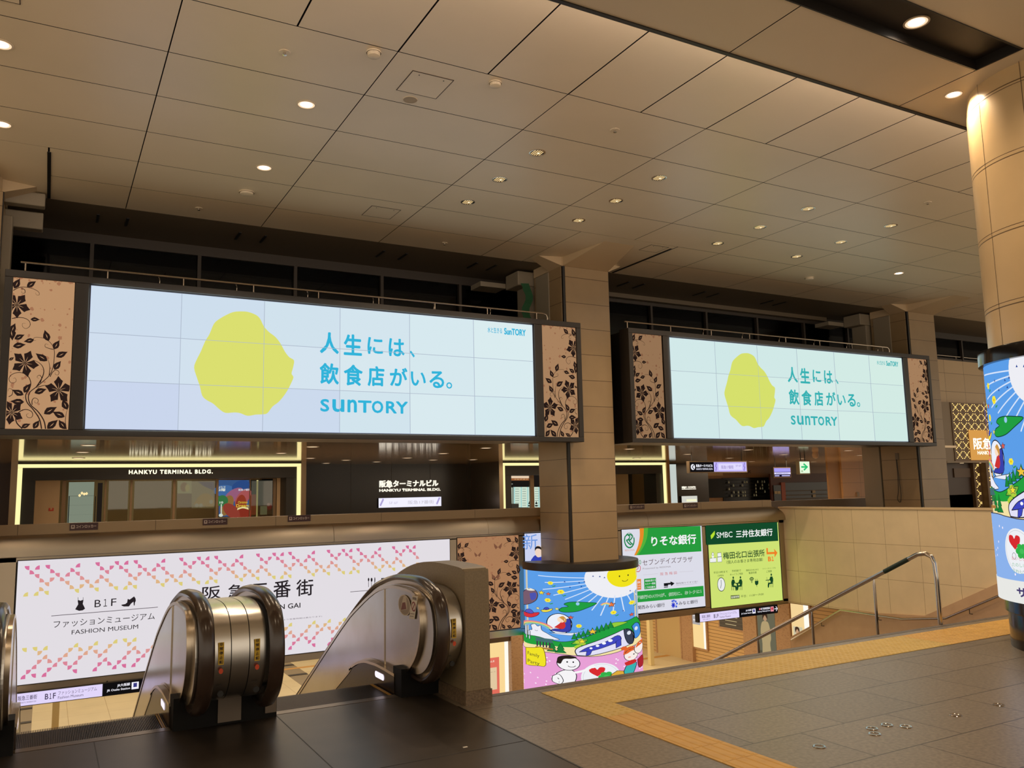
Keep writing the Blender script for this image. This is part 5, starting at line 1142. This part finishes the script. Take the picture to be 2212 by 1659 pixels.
# inlaid bands of the cream floor
m = MB(); zf = ZB + .003
for x in (-.35, 3.2, 6.75, 10.3, 13.85): m.box(x - .28, x + .28, 8, 44, ZB, zf, mat('grey_floor_band', (150, 134, 108), .4)) 
struct(m, 'floor')
m = MB()
for y in (21.5, 26.5, 31.5, 36.5): m.box(-14, 26, y - .1, y + .1, ZB, zf + .002, mat('amber_floor_band', (214, 160, 82), .4))
struct(m, 'floor')
for x in (-.35, 3.2, 6.75, 10.3, 13.85):
    for k in range(14):
        y = 16.2 + 1.55 * k
        m = MB(); m.box(x - .27, x + .27, y - .09, y + .09, zf, zf + .012, mat('dark_floor_grille', (46, 40, 36), .5)); tag(m.build('floor_grille', origin=(x, y, zf)), 'short dark grille let into a grey band of the cream lower floor', 'grille', 'grilles in the lower floor')
# free-standing posts
for px_, bot, lab in ((117.5, (117.5, 1600), 'slim cream post standing on the lower floor, seen through the left escalator'), (1407, (1407, 1437), 'slim cream post on the lower floor, right of the poster drum')):
    p = onZ(*bot, ZB); m = MB(); m.box(p.x - .07, p.x + .07, p.y - .07, p.y + .07, ZB, -1.2 if px_ > 1000 else ZB + 1.62, mat('cream_post', (226, 204, 150), .4)); tag(m.build('post', origin=(p.x, p.y, ZB), bevel=.008), lab, 'post')
# shop with a lit window, behind the stone escalator wall
ys = 18.6; P8 = lambda x, y: onY(x, y, ys)
g = thing('shop_window', 'lit shop window with a red poster on the lower floor, left of the poster drum', 'shop', (P8(1075, 1430).x, ys, ZB))
m = MB(); m.box(P8(980, 1380).x, P8(1098, 1380).x, ys - .1, ys + .4, P8(1060, 1388).z, -1.2, mat('shop_header', (96, 76, 54), .5)); m.build('header', parent=g)
m = MB(); m.box(P8(1098, 1380).x, P8(1122.5, 1380).x, ys - .15, ys + .5, ZB, -1.2, M_TRAV); m.build('pier', parent=g)
cv = Yplane(0, ys, 0, k=1.); a, b = cv.px(980, 1520), cv.px(1097, 1384); cv.rect(a[0], ZB + .1, b[0], b[1], (250, 216, 150))
a, b = cv.px(1092, 1520), cv.px(1097.5, 1384); cv.rect(a[0], ZB + .1, b[0], b[1], (255, 252, 240))
a, b = cv.px(1000, 1500), cv.px(1078, 1419); cv.rect(a[0], ZB + .4, b[0], b[1], (226, 110, 92)); a, b = cv.px(1000, 1500), cv.px(1073, 1441); cv.rect(a[0], ZB + .5, b[0], b[1], (226, 200, 160)); cv.tpx('BARNEY', (1030, 1456), (1072, 1451), (90, 70, 60)); cv.tpx('SALE', (1052, 1432), (1068, 1426), (240, 210, 190), .05)
cv.build('lit_window', parent=g)
# right-hand wall of the lower concourse with piers, boards, posters and lit cases
XW = 17.5; Q = lambda x, y: onX(x, y, XW)
M_SIDING = brick_mat('cream_siding', (226, 186, 128), (222, 182, 124), (150, 112, 70), 40, .1, .008, (0, 0, 0), .5, 0., axes='yz')
m = MB(); m.box(XW, XW + .2, 10, 24, ZB, -1.2, M_SIDING); struct(m, 'wall_right')
def onwall(name, label, cat, xa, xb, ztop, zbot, d, mt_, root=None):
    ya, yb = Q(xa, 1350).y, Q(xb, 1350).y; m = MB(); m.box(XW - d, XW + .001, min(ya, yb), max(ya, yb), zbot, ztop, mt_)
    return tag(m.build(name, origin=(XW, (ya + yb) / 2, zbot)), label, cat)
for xa, xb, lab in ((1611, 1640, 'travertine pier between the slatted notice wall and the fashion poster'), (1683, 1712, 'travertine pier between the fashion poster and the lit case'), (1478, 1500, 'travertine pier left of the lit case with grey notices')):
    onwall('wall_pier', lab, 'pier', xa, xb, -1.2, ZB, .12, M_TRAV)
def wcase(label, xa, xb, ztop, zbot, draw, k=1.):
    ya, yb = Q(xa, 1350).y, Q(xb, 1350).y
    r = thing('wall_case', label, 'display case', (XW - .05, (ya + yb) / 2, zbot))
    m = MB(); m.box(XW - .06, XW, yb - .05, ya + .05, zbot - .05, ztop + .05, M_TRAV); m.build('frame', parent=r)
    cv = Canvas((XW - .065, ya, zbot), (0, -1, 0), (0, 0, 1), k=k); draw(cv, ya - yb, ztop - zbot); cv.build('face', parent=r); return r
def c1(c, w, h):
    c.rect(0, 0, w, h, (250, 216, 150)); c.rect(w * .84, 0, w, h, (255, 252, 240)); c.rect(0, h * .45, w * .6, h * .9, (172, 168, 168))
    for k in range(4): c.rect(w * .05, h * (.52 + .09 * k), w * .5, h * (.55 + .09 * k), (226, 220, 216))
def c2(c, w, h):
    c.rect(0, 0, w, h, (244, 212, 152)); c.rect(w * .72, 0, w, h, (255, 252, 240)); c.rect(.08 * w, 0, .6 * w, .62 * h, (206, 196, 164)); person(c, .3 * w, .02 * h, .6 * h, (236, 216, 176))
def person(c, u, v, h, col):
    c.poly(spline([(u - .14 * h, v), (u - .1 * h, v + .4 * h), (u - .13 * h, v + .62 * h), (u - .09 * h, v + .8 * h), (u, v + .84 * h), (u + .09 * h, v + .8 * h), (u + .13 * h, v + .55 * h), (u + .1 * h, v + .4 * h), (u + .16 * h, v)], 4), col)
    c.oval(u, v + .91 * h, .05 * h, .07 * h, (196, 156, 120)); c.poly(spline([(u - .06 * h, v + .86 * h), (u - .06 * h, v + .97 * h), (u, v + h), (u + .06 * h, v + .97 * h), (u + .06 * h, v + .88 * h), (u, v + .95 * h), (u - .06 * h, v + .86 * h)], 3), (70, 50, 36))
def c3(c, w, h): c.rect(0, 0, w, h, (112, 108, 86)); c.rect(0, 0, w, .35 * h, (92, 88, 70)); person(c, .45 * w, .12 * h, .82 * h, (190, 168, 122)); c.text('SPRING', .3 * w, .06 * h, .7 * w, .1 * h, (190, 176, 136))
def c4(c, w, h):
    c.rect(0, 0, w, h, (96, 80, 60))
    for k in range(8): c.rect(.25 * w, (.1 + .11 * k) * h, (.7 + .03 * k) * w, (.12 + .11 * k) * h, (214, 190, 140)); c.rect(0, (.05 + .11 * k) * h, w, (.06 + .11 * k) * h, (120, 100, 74))
wcase('lit case with grey notices on the right wall of the lower floor', 1500, 1527, -1.7, -3.2, c1)
wcase('dark slatted notice board on the right wall of the lower floor', 1558, 1610, -1.5, -2.45, c4, .8)
wcase('fashion poster of a standing person in a pale dress, under the yellow-green bank sign', 1640, 1678, -1.75, -3.5, c3, .85)
wcase('lit case with a pale figure, seen above the stair handrail', 1714, 1752, -1.35, -3.3, c2)
# plain door and end wall
m = MB(); ya, yb = Q(1475, 1400).y, Q(1422, 1400).y; dr = bpy.data.objects.new('door_1', None); COL.objects.link(dr); dr.location = (XW, (ya + yb) / 2, ZB); dr['kind'] = 'structure'
m.box(XW - .04, XW, ya, yb, ZB, -1.25, mat('cream_door', (214, 184, 130), .45)); m.build('door_leaf', parent=dr)
m = MB()
for y in (ya, yb): m.box(XW - .06, XW, y - .03, y + .03, ZB, -1.2, M_TRAV)
m.build('door_frame', parent=dr)
lamp('lower_lamp', 'AREA', (3, 26, -1.25), 400, lin((255, 240, 210)), 14, sy=12)  # unseen wide area lights standing in for the lower ceiling's lamps
lamp('lower_lamp', 'AREA', (13, 20, -1.25), 230, lin((255, 240, 210)), 6, sy=8)
# ---------------------------------------------------------------- stair handrails
def stair_z(y): return -.5 * (y - 6.15)
r = thing('stair_handrail', 'polished steel stair handrail with posts, rising to a bent end at the stair head', 'handrail', (8.95, 6.2, 0))
XH = 8.93
up_ = [(XH, 6.16, .0), (XH, 6.16, .5), (XH, 6.17, .68), (XH, 6.2, .75), (XH, 6.28, .785), (XH, 6.38, .77)] + [(XH, y, .77 - .5 * (y - 6.38)) for y in (6.6, 7.2, 8, 9, 10, 11, 12)]
m = MB(); m.tube(up_, .026, M_CHROME, 12); m.build('rail', parent=r, smooth=50)
m = MB(); m.tube([(XH, y, .77 - .5 * (y - 6.38)) for y in (6.5, 6.6, 6.72, 6.84)], .0275, mat('green_grip_tape', (22, 44, 34), .6), 12); m.build('grip_tape', parent=r, smooth=50)
for y in (7.0, 8.0, 9.0, 10.0, 11.0):
    m = MB(); zt = .77 - .5 * (y - 6.38); m.tube([(XH, y, zt - .86), (XH, y, zt - .1), (XH, y, zt - .02)], [.017, .017, .01], M_CHROME, 8); m.build('post', parent=r, smooth=50)
r = thing('wall_handrail', 'steel handrail on the pink stone dado of the far stair wall', 'handrail', (15.25, 11, -1.2))
XR = 15.24
m = MB(); m.tube([(XR, 9.2, -.42), (XR, 10.4, -1.0), (XR, 11.35, -1.13), (XR, 12.85, -1.12), (XR, 13.0, -1.2), (XR, 14.3, -1.95)], .024, M_CHROME, 10); m.build('rail', parent=r, smooth=50)
for y, zz in ((9.9, -.78), (11.9, -1.13), (13.4, -1.44)):
    m = MB(); m.tube([(XR, y, zz), (XR, y, zz - .08), (XR + .08, y, zz - .09)], .007, M_DARK, 6); m.build('bracket', parent=r)
# ---------------------------------------------------------------- escalators
HAND = [(6.45, .17), (6.25, .16), (6.08, .22), (5.95, .34), (5.89, .5), (5.9, .66), (5.96, .79), (6.08, .86), (6.3, .905), (6.58, .905), (6.84, .885), (7.11, .83), (7.41, .735), (7.92, .48), (8.64, .07), (9.79, -.6), (12, -1.87), (14.4, -3.25)]
HP = spline(HAND, 5)
M_RUB = mat('brown_rubber_handrail', (54, 40, 32), .22, 0, .6)
M_INNER = mat('steel_inner_panel', (210, 207, 202), .2, 1., noise=(1.2, (184, 173, 158), .3, .7))
M_TRIM = mat('bright_trim', (206, 192, 172), .25, 1.)
M_SKIRT = mat('dark_skirt', (60, 48, 40), .25, .8)
PAN = [(13.6, -3.1), (8.2, -.27), (7.71, .02), (7.37, .14), (7.09, .17), (6.74, .155), (6.6, .15), (6.5, .17), (6.35, .245), (6.22, .36), (6.15, .5), (6.14, .64), (6.19, .76), (6.3, .825), (6.68, .835), (6.9, .81), (7.17, .745), (7.59, .575), (8.12, .31), (9.79, -.68), (13.6, -2.87)]
def balustrade(root, x, side, part_deck):
    """side -1: panel faces left; the rubber rail sits inside of it"""
    xf = x; th = .03 * -side
    m = MB(); m.prism(PAN, 'x', xf, xf + .02 * -side, M_INNER); p = m.build('inner_panel', parent=root)
    m = MB(); edge = spline([q for q in PAN[1:-1]], 3); m.sweep(edge, [(xf - .006 * -side, -.012), (xf - .006 * -side, .012), (xf + .03 * -side, .012), (xf + .03 * -side, -.012)], M_TRIM); m.build('panel_trim', parent=root, smooth=40)
    m = MB(); xs_ = xf - .002 * -side
    m.box(min(xs_, xs_ - .004), max(xs_, xs_ + .004), 6.905, 6.92, .17, .8, M_TRIM); m.build('panel_joint', parent=root)
    m = MB(); y0 = xf + .04 * -side; a, b = sorted((y0, y0 + .09 * -side))
    sec = [(a, -.012), (a - .006, .008), (a + .012, .03), ((a + b) / 2, .036), (b - .012, .03), (b + .006, .008), (b, -.012)]
    m.sweep(HP, sec, M_RUB); m.build('handrail', parent=root, smooth=50)
    m = MB(); m.sweep([(q[0], q[1]) for q in HP], [(a + .012, -.06), (a + .012, -.012), (b - .012, -.012), (b - .012, -.06)], M_TRIM); m.build('handrail_track', parent=root, smooth=50)
    off = []
    for i, q in enumerate(HP):
        if q[0] > 12.5: break
        u = Vector(HP[min(i + 1, len(HP) - 1)]) - Vector(HP[max(i - 1, 0)]); u.normalize(); off.append((q[0] + u.y * .045, q[1] - u.x * .045) if False else (q[0] - (-u.y) * .045 * 1, q[1] - u.x * .045))
    off += [(12.4, -2.6), (8.2, -.3), (7.71, .0), (7.37, .12), (7.09, .15), (6.56, .15)]
    m = MB(); p0, p1 = sorted((xf + .021 * -side, xf + .05 * -side)); m.prism(off, 'x', p0, p1, M_DECK); m.build('newel_plate', parent=root)
    m = MB(); sk = [(6.56, 0), (6.57, .15), (6.9, .155), (7.09, .15), (7.37, .12), (7.71, .0), (8.2, -.29), (13.6, -3.12), (13.6, -3.5), (8.0, -.6), (7.4, -.22), (7.0, -.06)]
    a_, b_ = sorted((xf - .012 * -side, xf - .05 * -side)) ; m.prism(sk, 'x', a_, b_, M_SKIRT); m.build('skirt', parent=root)
    m = MB(); m.sweep(spline([(6.56, .15), (6.9, .16), (7.09, .155), (7.37, .125), (7.71, .005), (8.2, -.285), (13.6, -3.11)], 4), [(a_ - .004, -.008), (a_ - .004, .014), (b_ + .004, .014), (b_ + .004, -.008)], M_TRIM); m.build('skirt_trim', parent=root, smooth=40)
    xl = a_ - .003 if side < 0 else b_ + .003
    m = MB(); c = Canvas((xl, 6.9, 0.09), (0, side, 0), (0, 0, 1), k=1.25)
    c.poly([(u, v) for u, v in [(-.085 + .025 * math.cos(t), .025 * math.sin(t)) for t in [PI / 2 + k * PI / 8 for k in range(9)]] + [(.085 + .025 * math.cos(t), .025 * math.sin(t)) for t in [-PI / 2 + k * PI / 8 for k in range(9)]]], (238, 226, 240)); c.build('comb_light', parent=root)
def deck(root, xa, xb, seams):
    """rounded stainless end between handrails"""
    path = [(6.5, .2), (6.3, .205), (6.14, .26), (6.02, .37), (5.965, .5), (5.97, .64), (6.02, .75), (6.12, .82), (6.3, .858), (6.58, .858), (6.84, .838), (7.11, .785), (7.41, .69), (7.92, .435), (8.64, .03), (9.79, -.64), (13.6, -2.85)]
    path = spline(path, 4); cuts = [xa] + seams + [xb]
    for a, b in zip(cuts[:-1], cuts[1:]):
        m = MB(); m.sweep(path, [(a + .003, -.05), (a + .003, 0), (b - .003, 0), (b - .003, -.05)], M_DECK); m.build('deck_panel', parent=root, smooth=50)
    m = MB(); m.sweep(path, [(xa, -.06), (xa, -.012), (xb, -.012), (xb, -.06)], M_BLACK); m.build('deck_core', parent=root)
M_DECK = mat('brushed_deck_steel', (208, 206, 202), .24, 1., aniso=.7, tangent='X')
YELLOW = mat('yellow_sticker', (206, 168, 40), .5)
def stickers(root, x, label=True):
    """stop-button sticker, red mark and key plate on the deck front"""
    cv = Canvas((x - .03, 5.958, .5), (1, 0, 0), (0, 0, 1), glow=False); cv.d = .004
    cv.rect(0, 0, .036, .145, (200, 164, 44))
    for k, t in enumerate('非常停止釦'): cv.text(t, .006, .122 - .0285 * k, .03, .144 - .0285 * k, (60, 44, 20), .03)
    cv.oval(.018, -.04, .014, .018, (206, 74, 36), 16); cv.build('stop_sticker', parent=root)
    m = MB()
    m.lathe([(0, 0), (.02, 0), (.02, .012), (0, .012)], 0, 0, M_BLACK, 16)
    v = [(x + q[0], 5.975 + .02 - q[2] - .0, .3 + q[1]) for q in m.v]; m.v = [(a, 6.0 + .045 - (b - 5.97), c) for a, b, c in v]; m.build('key_switch', parent=root)
def kick(root, xa, xb, y=6.42):
    m = MB(); m.box(xa, xb, y, 6.6, 0, .22, mat('base_black', (8, 7, 7), .6, 0, .2)); m.build('base', parent=root)
# centre unit between the two escalators
EC = thing('escalator_balustrade', 'twin stainless escalator end with two brown handrails, in the centre of the two escalators', 'escalator', (1.19, 6.6, 0))
balustrade(EC, .875, -1, None); balustrade(EC, 1.5, 1, None); deck(EC, 1.012, 1.362, [1.13, 1.25]); kick(EC, .835, 1.545)
stickers(EC, 1.075); stickers(EC, 1.31)
m = MB(); m.box(1.13, 1.29, 6.405, 6.42, .02, .2, mat('grey_plate', (112, 100, 88), .5, .4)); m.build('cover_plate', parent=EC)
m = MB(); m.box(1.46, 1.54, 6.405, 6.42, .04, .15, mat('grey_plate', (112, 100, 88), .5, .4)); m.build('cover_plate', parent=EC)
# right unit against the stone wall
ER = thing('escalator_balustrade', 'stainless escalator end with brown handrail against the stone wall at right', 'escalator', (2.7, 6.6, 0))
balustrade(ER, 2.565, -1, None); deck(ER, 2.7, 2.845, []); kick(ER, 2.52, 2.85); stickers(ER, 2.78)
cv = Canvas((2.562, 6.58, .62), (0, -1, 0), (0, 0, 1), glow=False); cv.d = .004
z = zm(600, 1180, 4.148); A = lambda x, y: cv.px(*z(x, y))
u, v = A(1138, 528); a_, b_ = (A(1195, 528)[0] - A(1085, 528)[0]) / 2, (A(1138, 435)[1] - A(1138, 620)[1]) / 2
cv.oval(u, v, a_, b_, (200, 184, 162)); cv.oval(u, v, a_ * .9, b_ * .92, (150, 132, 112)); cv.poly([A(1100, 575), A(1165, 565), A(1155, 448), A(1132, 448)], (190, 172, 148)); cv.poly([A(1108, 570), A(1158, 562), A(1148, 500), A(1122, 505)], (120, 70, 58))
cv.poly([A(1182, 648), A(1232, 655), A(1262, 448), A(1212, 440)], (204, 192, 172)); u, v = A(1224, 540); cv.ring(u, v, a_ * .3, b_ * .4, .012, (130, 56, 50), 18); cv.line([A(1212, 570), A(1236, 510)], .012, (130, 56, 50))
cv.poly([A(1196, 600), A(1232, 604), A(1231, 609), A(1195, 605)], (110, 90, 80)); cv.poly([A(1192, 622), A(1225, 626), A(1224, 631), A(1191, 627)], (110, 90, 80)); cv.tpx('歩行禁止', z(1216, 478), z(1252, 458), (70, 50, 44), .02)
cv.build('warning_stickers', parent=ER)
# left unit, cut by the picture edge
EL = thing('escalator_balustrade', 'escalator side with handrail cut off by the left picture edge', 'escalator', (-.25, 6.6, 0))
balustrade(EL, -.155, 1, None); deck(EL, -.46, -.29, []); kick(EL, -.5, -.115)
# moving steps: comb plate and ribbed treads
M_RIB = mat('step_rib', (66, 54, 44), .35, .8)
def steps(xa, xb, label):
    r = thing('escalator_steps', label, 'escalator steps', ((xa + xb) / 2, 6.8, 0))
    m = MB(); m.box(xa, xb, 6.47, 6.56, -.05, .004, mat('comb_plate', (128, 116, 104), .3, .9)); m.build('comb_plate', parent=r)
    n = int((xb - xa) / .0105)
    for k, (y0, z0) in enumerate(((6.56, -.004), (7.05, -.2), (7.42, -.41))):
        m = MB(); y1 = y0 + (.48 if k == 0 else .38)
        m.box(xa, xb, y0, y1, z0 - .04, z0 - .012, M_BLACK)
        m.box(xa, xb, y0 + .001, y0 + .01, z0 - .04, z0 + .17, M_BLACK) if k else None
        for i in range(n): x = xa + (i + .5) * (xb - xa) / n; m.box(x - .0028, x + .0028, y0, y1 + .01, z0 - .02, z0, M_RIB)
        m.build('step', parent=r)
    for x in (xb - .035, xb - .02) if True else ():
        m = MB(); m.box(x - .004, x + .004, 6.56, 7.03, -.006, .001, mat('yellow_line', (150, 112, 34), .5)); m.build('yellow_line', parent=r)
    m = MB(); m.prism([(7.8, -.62), (13.6, -3.45), (13.6, -3.8), (7.8, -.9)], 'x', xa, xb, M_BLACK); m.build('lower_run', parent=r)
steps(-.105, .825, 'dark ribbed steps of the left escalator head')
steps(1.555, 2.515, 'dark ribbed steps of the right escalator head')
# stone wall beside the right escalator
w = thing('escalator_wall', 'rounded granite wall end between the right escalator and the stairs', 'wall', (2.95, 6.5, 0))
M_WST = mat('speckled_granite', (130, 114, 88), .5, noise=(70, (121, 105, 80), .4, .62))
prof = spline([(5.93, .1), (5.93, .92), (5.96, .99), (6.04, 1.02), (6.5, 1.03), (6.8, 1.01), (7.11, .95), (7.47, .83), (8.0, .58), (9.8, -.44)], 4) + [(13.6, -2.6), (13.6, ZB), (7.5, ZB), (7.5, .1)]
m = MB(); m.prism(prof, 'x', 2.852, 3.06, M_WST); m.build('body', parent=w, bevel=.022, seg=3)
m = MB(); m.box(2.84, 3.066, 5.915, 7.5, -.02, .1, mat('granite_plinth', (120, 100, 78), .5, noise=(60, (92, 76, 58), .4, .62))); m.build('plinth', parent=w)
# steel floor plate before the escalators
m = MB(); m.box(-2, 2.78, 2.3, 6.46, -.02, .003, M_PLATE); m.build('plate_tmp') if False else struct(m, 'floor')
m = MB(); e = mat('plate_joint', (34, 29, 26), .5)
for y in (4.9, 3.6): m.box(-2, 2.78, y - .003, y + .003, 0, .0045, e)
for x in (.35, 1.55): m.box(x - .003, x + .003, 2.3, 6.46, 0, .0045, e)
m.box(2.775, 2.787, 2.3, 5.93, 0, .005, mat('plate_edge', (20, 17, 15), .5)); struct(m, 'trim_9')
# ---------------------------------------------------------------- tactile paving
M_TAC = mat('tactile_yellow', (198, 166, 84), .5, noise=(9, (186, 154, 74), .3, .7))
M_TAC2 = mat('tactile_amber', (204, 158, 72), .5, noise=(9, (190, 144, 64), .3, .7))
T = .2935
def tile_mesh(name, dots, m_):
    m = MB(); m.box(.002, T - .002, .002, T - .002, 0, .004, m_)
    if dots:
        for i in range(5):
            for j in range(5): m.lathe([(.015, .004), (.009, .008), (0, .008)], (i + .5) * T / 5, (j + .5) * T / 5, m_, 8)
    else:
        for i in range(4): x = (i + .5) * T / 4; m.faces([(x - .014, .01, .004), (x + .014, .01, .004), (x + .014, T - .01, .004), (x - .014, T - .01, .004), (x - .008, .016, .008), (x + .008, .016, .008), (x + .008, T - .016, .008), (x - .008, T - .016, .008)], [(0, 1, 5, 4), (1, 2, 6, 5), (2, 3, 7, 6), (3, 0, 4, 7), (4, 5, 6, 7)], m_)
    o = m.build(name); me = o.data; bpy.data.objects.remove(o); return me
dm, dm2, bm_ = tile_mesh('dots', True, M_TAC), tile_mesh('dots_amber', True, M_TAC2), tile_mesh('bars', False, M_TAC2)
def tile(me, x, y, label, group, rot=0):
    o = bpy.data.objects.new('tactile_tile', me); COL.objects.link(o); o.location = (x, y, .0005); o.rotation_euler.z = rot; tag(o, label, 'tactile tile', group)
for i in range(36):
    for j in range(2):
        x = 3.52 + i * T
        if (x > 7.98) and (y0_ := 5.36 + j * T) < 5.3: continue
        old = x > 7.9
        tile(dm2 if old else dm, x, 5.36 + j * T, 'worn amber dotted tile in the strip near the right poster drum' if old else 'yellow dotted tile in the strip along the stair head', 'amber dotted tiles of the stair edge strip' if old else 'yellow dotted tiles of the stair edge strip')
tile(dm, 3.52, 5.36 - T, 'single dotted tile where the barred guide strip meets the stair edge strip', None)
for k in range(1, 14): tile(bm_, 3.52, 5.36 - T * (k + 1), 'orange barred tile of the guide strip running toward the viewer', 'barred tiles of the guide strip')
# steel floor studs
for x, y, lab in ((4.97, 3.88, 'topmost of the close cluster of four floor studs'), (4.82, 3.88, 'left stud of the close cluster of four floor studs'), (5.04, 3.79, 'right stud of the close cluster of four floor studs'), (4.73, 3.79, 'lowest stud of the close cluster of four floor studs'), (4.23, 3.8, 'lone round floor stud nearest the orange guide strip'), (5.56, 3.78, 'lone round floor stud between the cluster of four and the farthest stud'), (6.06, 3.78, 'lone round floor stud farthest right')):
    r = thing('floor_stud', lab, 'floor stud', (x, y, 0))
    m = MB(); m.lathe([(.026, .001), (.03, .006), (.037, .006), (.041, .001)], x, y, M_CHROME, 24); m.build('ring', parent=r, smooth=50)
    m = MB(); m.lathe([(0, .003), (.03, .002)], x, y, mat('stud_insert', (96, 84, 72), .4), 20); m.build('cap', parent=r)
m = MB(); p = onZ(1005, 1615, 0); m.box(p.x - .015, p.x + .015, p.y - .008, p.y + .008, .003, .0045, mat('paper_scrap', (220, 214, 204), .7)); tag(m.build('paper_scrap', origin=(p.x, p.y, .003)), 'tiny white paper scrap on the steel floor plate before the granite wall', 'litter')
# ---------------------------------------------------------------- ceiling fittings
M_WHT = mat('fitting_white', (216, 200, 172), .4)
def downlight(x, y, z, label, lit, group, watt=0, r_=.1):
    o = thing('downlight', label, 'ceiling light', (x, y, z), group)
    m = MB(); m.lathe([(r_ + .012, z), (r_ + .012, z - .006), (r_ - .004, z - .008), (r_ - .008, z)], x, y, M_TRIM if not lit else M_WHT, 32); m.build('trim_ring', parent=o, smooth=40)
    if lit:
        m = MB(); m.lathe([(r_ - .006, z - .004), (r_ * .72, z - .003)], x, y, em((255, 214, 176), 1.15), 32); m.build('reflector', parent=o)
        m = MB(); m.lathe([(r_ * .72, z - .003), (0, z - .0035)], x, y, em((255, 246, 232), 3.0), 32); m.build('lens', parent=o)
        if watt: lamp('downlight_beam', 'SPOT', (x, y, z - .02), watt, WARM, .05, (0, 0, 0), 150, .8)
    else:
        m = MB(); m.lathe([(r_ - .006, z - .004), (r_ * .8, z - .0035), (r_ * .5, z - .003), (0, z - .003)], x, y, mat('dark_reflector', (60, 46, 34), .2, .8), 28); m.build('reflector', parent=o)
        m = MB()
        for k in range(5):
            d = (-.6 + .3 * k) * r_; h = math.sqrt(max(0, (r_ * .85) ** 2 - d * d)); m.box(x + d - .008, x + d + .006, y - h, y + h, z - .006, z - .0035, em((250, 214, 150), .85))  # slats glow: the shine of the lamp behind is put into them
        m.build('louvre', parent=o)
        lamp('louvre_beam', 'SPOT', (x, y, z - .03), 130, WARM, .05, (0, 0, 0), 150, .8)
        m = MB(); m.lathe([(0, z - .0075), (.018, z - .0075)], x + .02, y, em((255, 236, 200), 1.6), 8); m.build('glint', parent=o)  # glowing disc painted in as a glint
for x, y, lab in ((-.59, 9.22, 'lit downlight cut by the left picture edge, upper one'), (-.66, 11.28, 'lit downlight cut by the left picture edge, lower one'), (2.45, 9.16, 'lit round downlight over the left screen, nearer the viewer'), (2.44, 11.28, 'lit round downlight over the left screen, nearer the screen'), (15.97, 11.3, 'small lit downlight above the far end of the right screen')):
    downlight(x, y, ZC, lab, True, None, 90)
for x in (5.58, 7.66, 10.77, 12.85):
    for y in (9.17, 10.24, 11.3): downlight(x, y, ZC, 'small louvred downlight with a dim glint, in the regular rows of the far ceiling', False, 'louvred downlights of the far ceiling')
downlight(6.66, 4.33, ZN + .088, 'bright downlight inside the black ceiling trough', True, None, 110)
downlight(8.12, 4.94, ZN, 'lit downlight beside the top of the thick round column', True, None, 110, .085)
for x, y, lab in ((1.94, 8.11, 'sprinkler plate in the ceiling above and left of the first lit downlight'), (6.1, 8.12, 'sprinkler plate in the ceiling ahead of the unlit downlight rows'), (12.33, 8.1, 'sprinkler plate in the far right of the ceiling, near the round column'), (1.9, 13.38, 'sprinkler plate in the dim ceiling strip over the left screen'), (6.15, 13.44, 'sprinkler plate in the dim ceiling strip left of the central column')):
    o = thing('sprinkler', lab, 'sprinkler', (x, y, ZC))
    m = MB(); m.lathe([(.06, ZC), (.055, ZC - .006), (.02, ZC - .008), (0, ZC - .008)], x, y, M_CEIL, 24); m.build('plate', parent=o, smooth=40)
    m = MB(); m.lathe([(.014, ZC - .008), (.012, ZC - .03), (.022, ZC - .034), (0, ZC - .036)], x, y, M_CHROME, 12); m.build('nozzle', parent=o)
for x, y, h, rr, lab in ((2.75, 7.7, .05, .075, 'round smoke detector above the square hatch, left of the long joint'), (4.17, 7.71, .045, .07, 'round smoke detector right of the square access hatch'), (2.42, 12.34, .04, .11, 'flat round detector in the dim ceiling above the left screen'), (14.46, 12.41, .04, .1, 'flat round detector in the ceiling above the right screen')):
    o = thing('smoke_detector', lab, 'smoke detector', (x, y, ZC))
    m = MB(); m.lathe([(rr, ZC), (rr, ZC - .015)], x, y, M_WHT, 28); m.build('base', parent=o, smooth=40)
    m = MB(); m.lathe([(rr * .9, ZC - .015), (rr * .85, ZC - h), (rr * .5, ZC - h - .01), (0, ZC - h - .012)], x, y, M_WHT, 28); m.build('head', parent=o, smooth=40)
o = thing('ceiling_speaker', 'flat round ceiling speaker just below the square access hatch', 'speaker', (3.48, 8.51, ZC))
m = MB(); m.lathe([(0, ZC - .004), (.08, ZC - .004)], 3.48, 8.51, mat('speaker_grille', (168, 150, 122), .6), 28); m.build('grille', parent=o)
m = MB(); m.lathe([(.08, ZC - .006), (.088, ZC)], 3.48, 8.51, M_WHT, 28); m.build('rim', parent=o)
# dark slot diffusers beside the column heads
for x, lab in ((10.2, 'long dark slot in the ceiling right of the central column head'), (-.16, 'long dark slot in the ceiling right of the left-edge column')):
    m = MB(); m.box(x - .022, x + .022, 11.95, 13.85, ZC - .01, ZC + .005, M_BLACK); tag(m.build('slot_diffuser', origin=(x, 12.9, ZC)), lab, 'ceiling vent')
